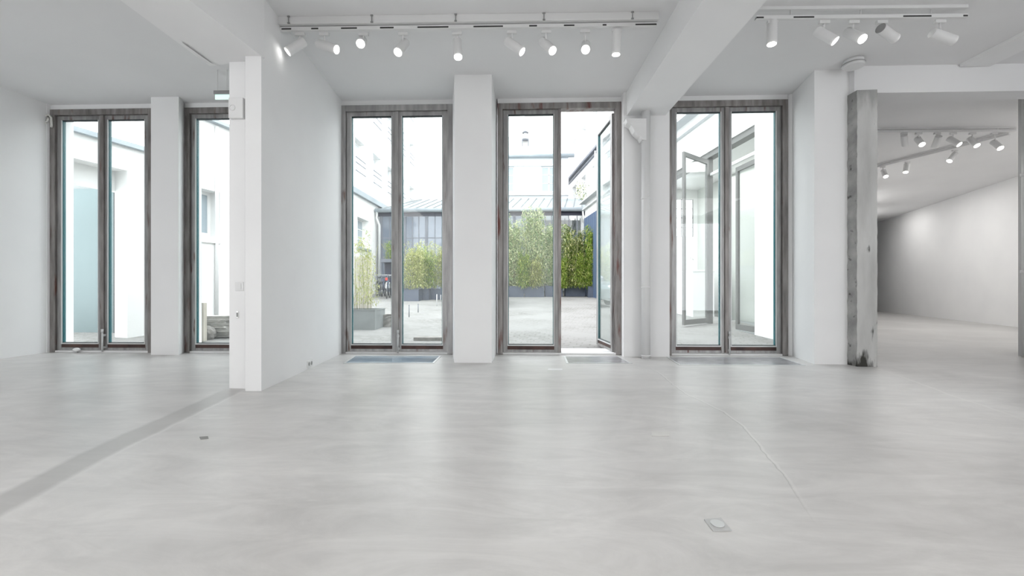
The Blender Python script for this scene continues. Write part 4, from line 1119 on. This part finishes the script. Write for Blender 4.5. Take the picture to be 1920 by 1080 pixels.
# inner room
bm = bmesh.new(); Lr = uo2+1.2-uo1
obox(bm, w0 + dw*(uo1-.3) + nw*1.62, dw, Lr+.5, nw, .08, 0, 4.0)
obox(bm, w0 + dw*(uo1-.3) + nw*.23, dw, .1, nw, 1.4, 0, 4.0)
wq = w0 + dw*(uo1-.3+Lr+.5) + nw*.23
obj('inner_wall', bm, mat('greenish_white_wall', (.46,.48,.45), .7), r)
bm = bmesh.new(); wall_holes(bm, wq, nw, dw, .1, 1.4, 0, 4.0, [(.15, 1.25, 2.55, 3.7)]); obj('inner_wall', bm, M['extwall'], r)
bm = bmesh.new(); obox(bm, w0 + dw*(uo1-.3) + nw*.23, dw, Lr+.5, nw, 1.4, 4.0, 4.1); obj('inner_ceiling', bm, M['white'], r)
bm = bmesh.new(); obox(bm, w0 + dw*(uo1-.3) + nw*.02, dw, Lr+.5, nw, 1.6, -.02, .10); obj('inner_floor', bm, M['planter_l'], r)
bm = bmesh.new()
for k in range(4): a = .15+1.1*k/3; obox(bm, wq + nw*(a-.006), nw, .012, dw, .04, 2.55, 3.7)
for k in range(5): z_ = 2.55+1.15*k/4; obox(bm, wq + nw*.15, nw, 1.1, dw, .04, z_-.006, z_+.006)
obj('gridded_window', bm, M['black'], r)
l = D.lights.new('wing_room_fill', 'AREA'); l.shape = 'RECTANGLE'; l.size = 1.0; l.size_y = 3; l.energy = 45  # area light added to brighten the inner room of the wing
lo = D.objects.new('wing_room_fill', l); COL.objects.link(lo); lo.parent = r; lo.location = w0 + dw*(uo1+2.2) + nw*.95; lo.location.z = 3.95
# fixed glazed panel, behind the reveal
def glazed_leaf(parent, o, d, n, L, z0, z1, name, m='planter_l', f=.07):
    bm = bmesh.new()
    obox(bm, o, d, f, n, .05, z0, z1); obox(bm, o + d*(L-f), d, f, n, .05, z0, z1); obox(bm, o + d*f, d, L-2*f, n, .05, z1-f*1.3, z1); obox(bm, o + d*f, d, L-2*f, n, .05, z0, z0+f*1.6)
    g = obj(name, bm, M[m], parent)
    bm = bmesh.new(); obox(bm, o + d*f + n*.02, d, L-2*f, n, .01, z0+f*1.6, z1-f*1.3); obj('pane', bm, M['glass2'], g)
    return g
u_f = uw(1371)
glazed_leaf(r, w0 + dw*(uo1+.01) + nw*.10, dw, nw, u_f-uo1, .10, 3.42, 'fixed_glazing', 'midmetal')
uh = uw(1325)
h = w0 + dw*uh + nw*.05
e = cw((1283-960)/800*9.05, 9.05); dd = (e-h); dd.z = 0
glazed_leaf(r, Vector((h.x, h.y, 0)), dd.normalized(), Vector((dd.y, -dd.x, 0)).normalized(), dd.length, .16, 3.85, 'open_leaf', 'midmetal')
bm = bmesh.new(); obox(bm, w0 + dw*(uh+.02) + nw*.04, dw, .07, nw, .12, .1, 3.9); obj('door_post', bm, M['midmetal'], r)
bm = bmesh.new(); obox(bm, w0 + dw*(uo1+.005) + nw*.08, dw, uh-uo1, nw, .06, 3.50, 3.56); obj('transom', bm, M['white'], r)
# blue cladding near the far end of the wing
bm = bmesh.new(); us = uw(1122); 
for k in range(14):
    a = us + (ue-us)*k/14; obox(bm, w0 + dw*a - nw*(.04+.012*(k % 2)), dw, (ue-us)/14, nw, .03, .3, 4.35)
obj('blue_cladding', bm, M['bluefence'], r)
# counter with tap inside wing
cpos = w0 + dw*(uo2-.1) + nw*.35
t = thing('kitchen_counter', 'white counter inside the wing, left of the open courtyard leaf', 'counter', (cpos.x, cpos.y, .1), math.atan2(dw.y, dw.x))
obj('cabinet', bxm(-.6, 1.2, -.62, -.04, 0, 1.28, .01), M['white'], t); obj('worktop', bxm(-.62, 1.2, -.64, -.02, 1.28, 1.32, .004), M['white'], t)
bm = bmesh.new(); tube(bm, [(0,-.2,1.32), (0,-.2,1.62), (0,-.28,1.68), (0,-.36,1.62)], .02, 8); o = obj('tap', bm, M['chrome'], t)

# --- taller building above and behind the wing
tb0 = cw(5.2, 17.5); dtb = (cw(5.2-.085, 18.5) - tb0).normalized(); ntb = Vector((dtb.y, -dtb.x, 0))
r = thing('corner_building', 'tall white building with cornice rising behind the courtyard wing', 'building', (0,0,0))
hs = []
for z0, z1 in ((6.2,7.9),(9.4,11.0)):
    for k in range(5): hs.append((1.0+k*2.5, 2.1+k*2.5, z0, z1))
bm = bmesh.new(); wall_holes(bm, tb0, dtb, ntb, .5, 14, 0, 17, hs); obj('wall', bm, M['extwall'], r)
for h_ in hs: window_part(r, tb0, dtb, ntb, h_[0], h_[1], h_[2], h_[3], .28, glassm='extpale')
bm = bmesh.new(); obox(bm, tb0 - ntb*.22, dtb, 14, ntb, .22, 8.55, 8.68); obox(bm, tb0 - ntb*.10, dtb, 14, ntb, .10, 8.35, 8.42); obj('cornice', bm, M['greymetal'], r)
bm = bmesh.new(); c = tb0 + dtb*6 - ntb*.1
cyl(bm, (c.x, c.y, 5), (c.x, c.y, 8.5), .06, seg=10); obj('drain_pipe', bm, M['white'], r)
# ivy tuft on the corner
c = AY(1088, 361, 22.2)
bamboo('wall_plant', 'small dark leafy tuft on the roof corner right of the pavilion', (c.x, 22.2, c.z-.35), .7, .4, 1.0, 260, M['leaf_dark'], .11, 4, shape='round')

# --- back row planters and bushes
GB = 'blue grey planters in a row at the back of the courtyard'
row = [(905,942,557),(944,982,557),(984,1020,557),(1022,1055,556.5),(1060,1097,556),(1103,1122,555)]
labs = ['blue grey planter hidden behind the pier left of the middle door','blue grey planter at the left of the back row','blue grey planter, second of the back row in view','blue grey planter behind the middle door post','dark blue planter of the back row seen through the open leaf gap','last blue planter of the back row by the wing wall']
blab = ['pale leafy bush behind the pier left of the middle door','tall grey green bush at the left behind the middle door','bright green bamboo bush, tallest of the back row','pale green bush behind the middle door post','dense dark green bush seen through the open doorway','green bush at the right end of the back row']
lm = ['leaf_grey','leaf_grey','leaf_grey','leaf_grey','leaf_dark','leaf_bright']
hgt = [3.0, 3.4, 3.9, 3.3, 3.0, 2.9]
for k, (a, b, yb) in enumerate(row):
    Y = 961.6/((yb-540)+32) - (1.1 if k == 5 else 0)
    t, c = planter(labs[k], X_at(a,Y), X_at(b,Y), Y, .6, .50, M['planter'], GB)
    bamboo('leafy_bush', blab[k], c, (1.25,1.25,1.25,1.2,1.3,.6)[k], .62, hgt[k], 8500, M[lm[k]], .115, 9, group='bushes in the back row', shape='dome', low=.02)
# lower bright tufts and second layer
for k, (px, ww, hh, mm, lab) in enumerate(((983,.7,1.5,'leaf_bright','bright lime bamboo clump low in front of the grey green bushes'), (1003,.8,1.3,'leaf_pale','yellow green clump beside the lime bamboo'), (1058,.4,1.3,'leaf_bright','fresh green clump just right of the middle door post'), (1089,.9,1.5,'leaf_bright','lime green clump low in the open doorway view'), (1072,.9,2.3,'leaf_dark','dark mixed bush behind the lime clump in the open doorway'))):
    Y = 19.65; c = (X_at(px, Y), Y+.02, gz(Y)+.42)
    bamboo('leafy_bush', lab, c, ww, .5, hh*1.15, 2800, M[mm], .10, 5, group='bushes in the back row', shape='dome', low=.02)
# terracotta like tree trunk in the leaves
p = AY(1066, 500, 20.3); bm = bmesh.new(); tube(bm, [(0,0,-.9), (.03,0,-.2), (0,0,.3), (-.05,0,.8)], .11, 10)
o = obj('tree_trunk', bm, M['twig']); o.location = (p.x, 20.3, gz(20.3)+1.3); tag(o, 'short brown trunk among the dark leaves in the open doorway', 'tree trunk')
p = AY(963, 540, 19.4); bm = bmesh.new(); 
for k in range(9): tube(bm, [(random.uniform(-.2,.2),0,0), (random.uniform(-.3,.3),random.uniform(-.1,.1),.6), (random.uniform(-.45,.45),random.uniform(-.1,.1),1.15)], .02, 6)
o = obj('dry_branches', bm, M['twig']); o.location = (p.x, 19.95, gz(19.6)+.44); tag(o, 'bare dry brown branches leaning at the left end of the back row', 'branches')

# --- parked car hidden behind the pier, mirrored in the open leaf
CY = 13.6; cxm = (X_at(846, CY) + X_at(944, CY))/2
car = thing('parked_car', 'dark blue grey parked car seen only as a reflection in the open leaf', 'car', (cxm, CY, gz(CY+1.8)), 0)
carm = mat('car_paint', (.05,.085,.10), .15, .5, .9)
hwd = .80
def loft(secs, m, name, parent):
    bm = bmesh.new(); rs = []
    for (y, zb_, zt_, wb, wt, rnd) in secs:
        P = [(-wb,zb_),(-wb*1.0,zb_+(zt_-zb_)*.55),(-wt,zt_-rnd),(-wt+rnd,zt_),(wt-rnd,zt_),(wt,zt_-rnd),(wb*1.0,zb_+(zt_-zb_)*.55),(wb,zb_)]
        rs.append([bm.verts.new((x, y, z)) for x, z in P])
    for a, b in zip(rs, rs[1:]):
        for k in range(8): f = bm.faces.new((a[k], a[(k+1) % 8], b[(k+1) % 8], b[k])); f.smooth = True
    bm.faces.new(rs[0]); bm.faces.new(rs[-1][::-1]); bmesh.ops.recalc_face_normals(bm, faces=bm.faces)
    return obj(name, bm, m, parent)
loft([(0,.25,.55,.62,.58,.05),(.12,.2,.72,.74,.68,.06),(.5,.2,.84,.80,.72,.07),(1.1,.2,.93,.80,.74,.07),(2.4,.2,.95,.80,.76,.07),(3.3,.2,.96,.80,.74,.07),(3.75,.25,.85,.74,.68,.06)], carm, 'body', car)
loft([(1.0,.9,.95,.70,.68,.01),(1.6,.93,1.38,.70,.56,.06),(2.4,.93,1.45,.71,.57,.06),(3.1,.93,1.40,.70,.56,.06),(3.6,.93,.99,.66,.62,.02)], M['glassblue'], 'cabin_glass', car)
loft([(1.55,1.37,1.42,.56,.54,.02),(2.4,1.44,1.49,.57,.55,.02),(3.15,1.39,1.44,.56,.54,.02)], carm, 'roof', car)
for sx in (-1, 1):
    for yy in (.68, 3.02):
        bm = bmesh.new(); cyl(bm, (sx*.66, yy, .31), (sx*.82, yy, .31), .31, seg=28); w_ = obj('wheel', bm, M['rubber'], car)
        bm = bmesh.new(); cyl(bm, (sx*.81, yy, .31), (sx*.828, yy, .31), .2, seg=20); obj('hub_cap', bm, M['chrome'], w_)
    bm = bmesh.new(); bmesh.ops.create_uvsphere(bm, u_segments=16, v_segments=10, radius=.12, matrix=Matrix.Translation((sx*.55,.08,.60)) @ Matrix.Diagonal((1.2,.5,.75,1))); obj('headlight', bm, M['bead'], car, True)
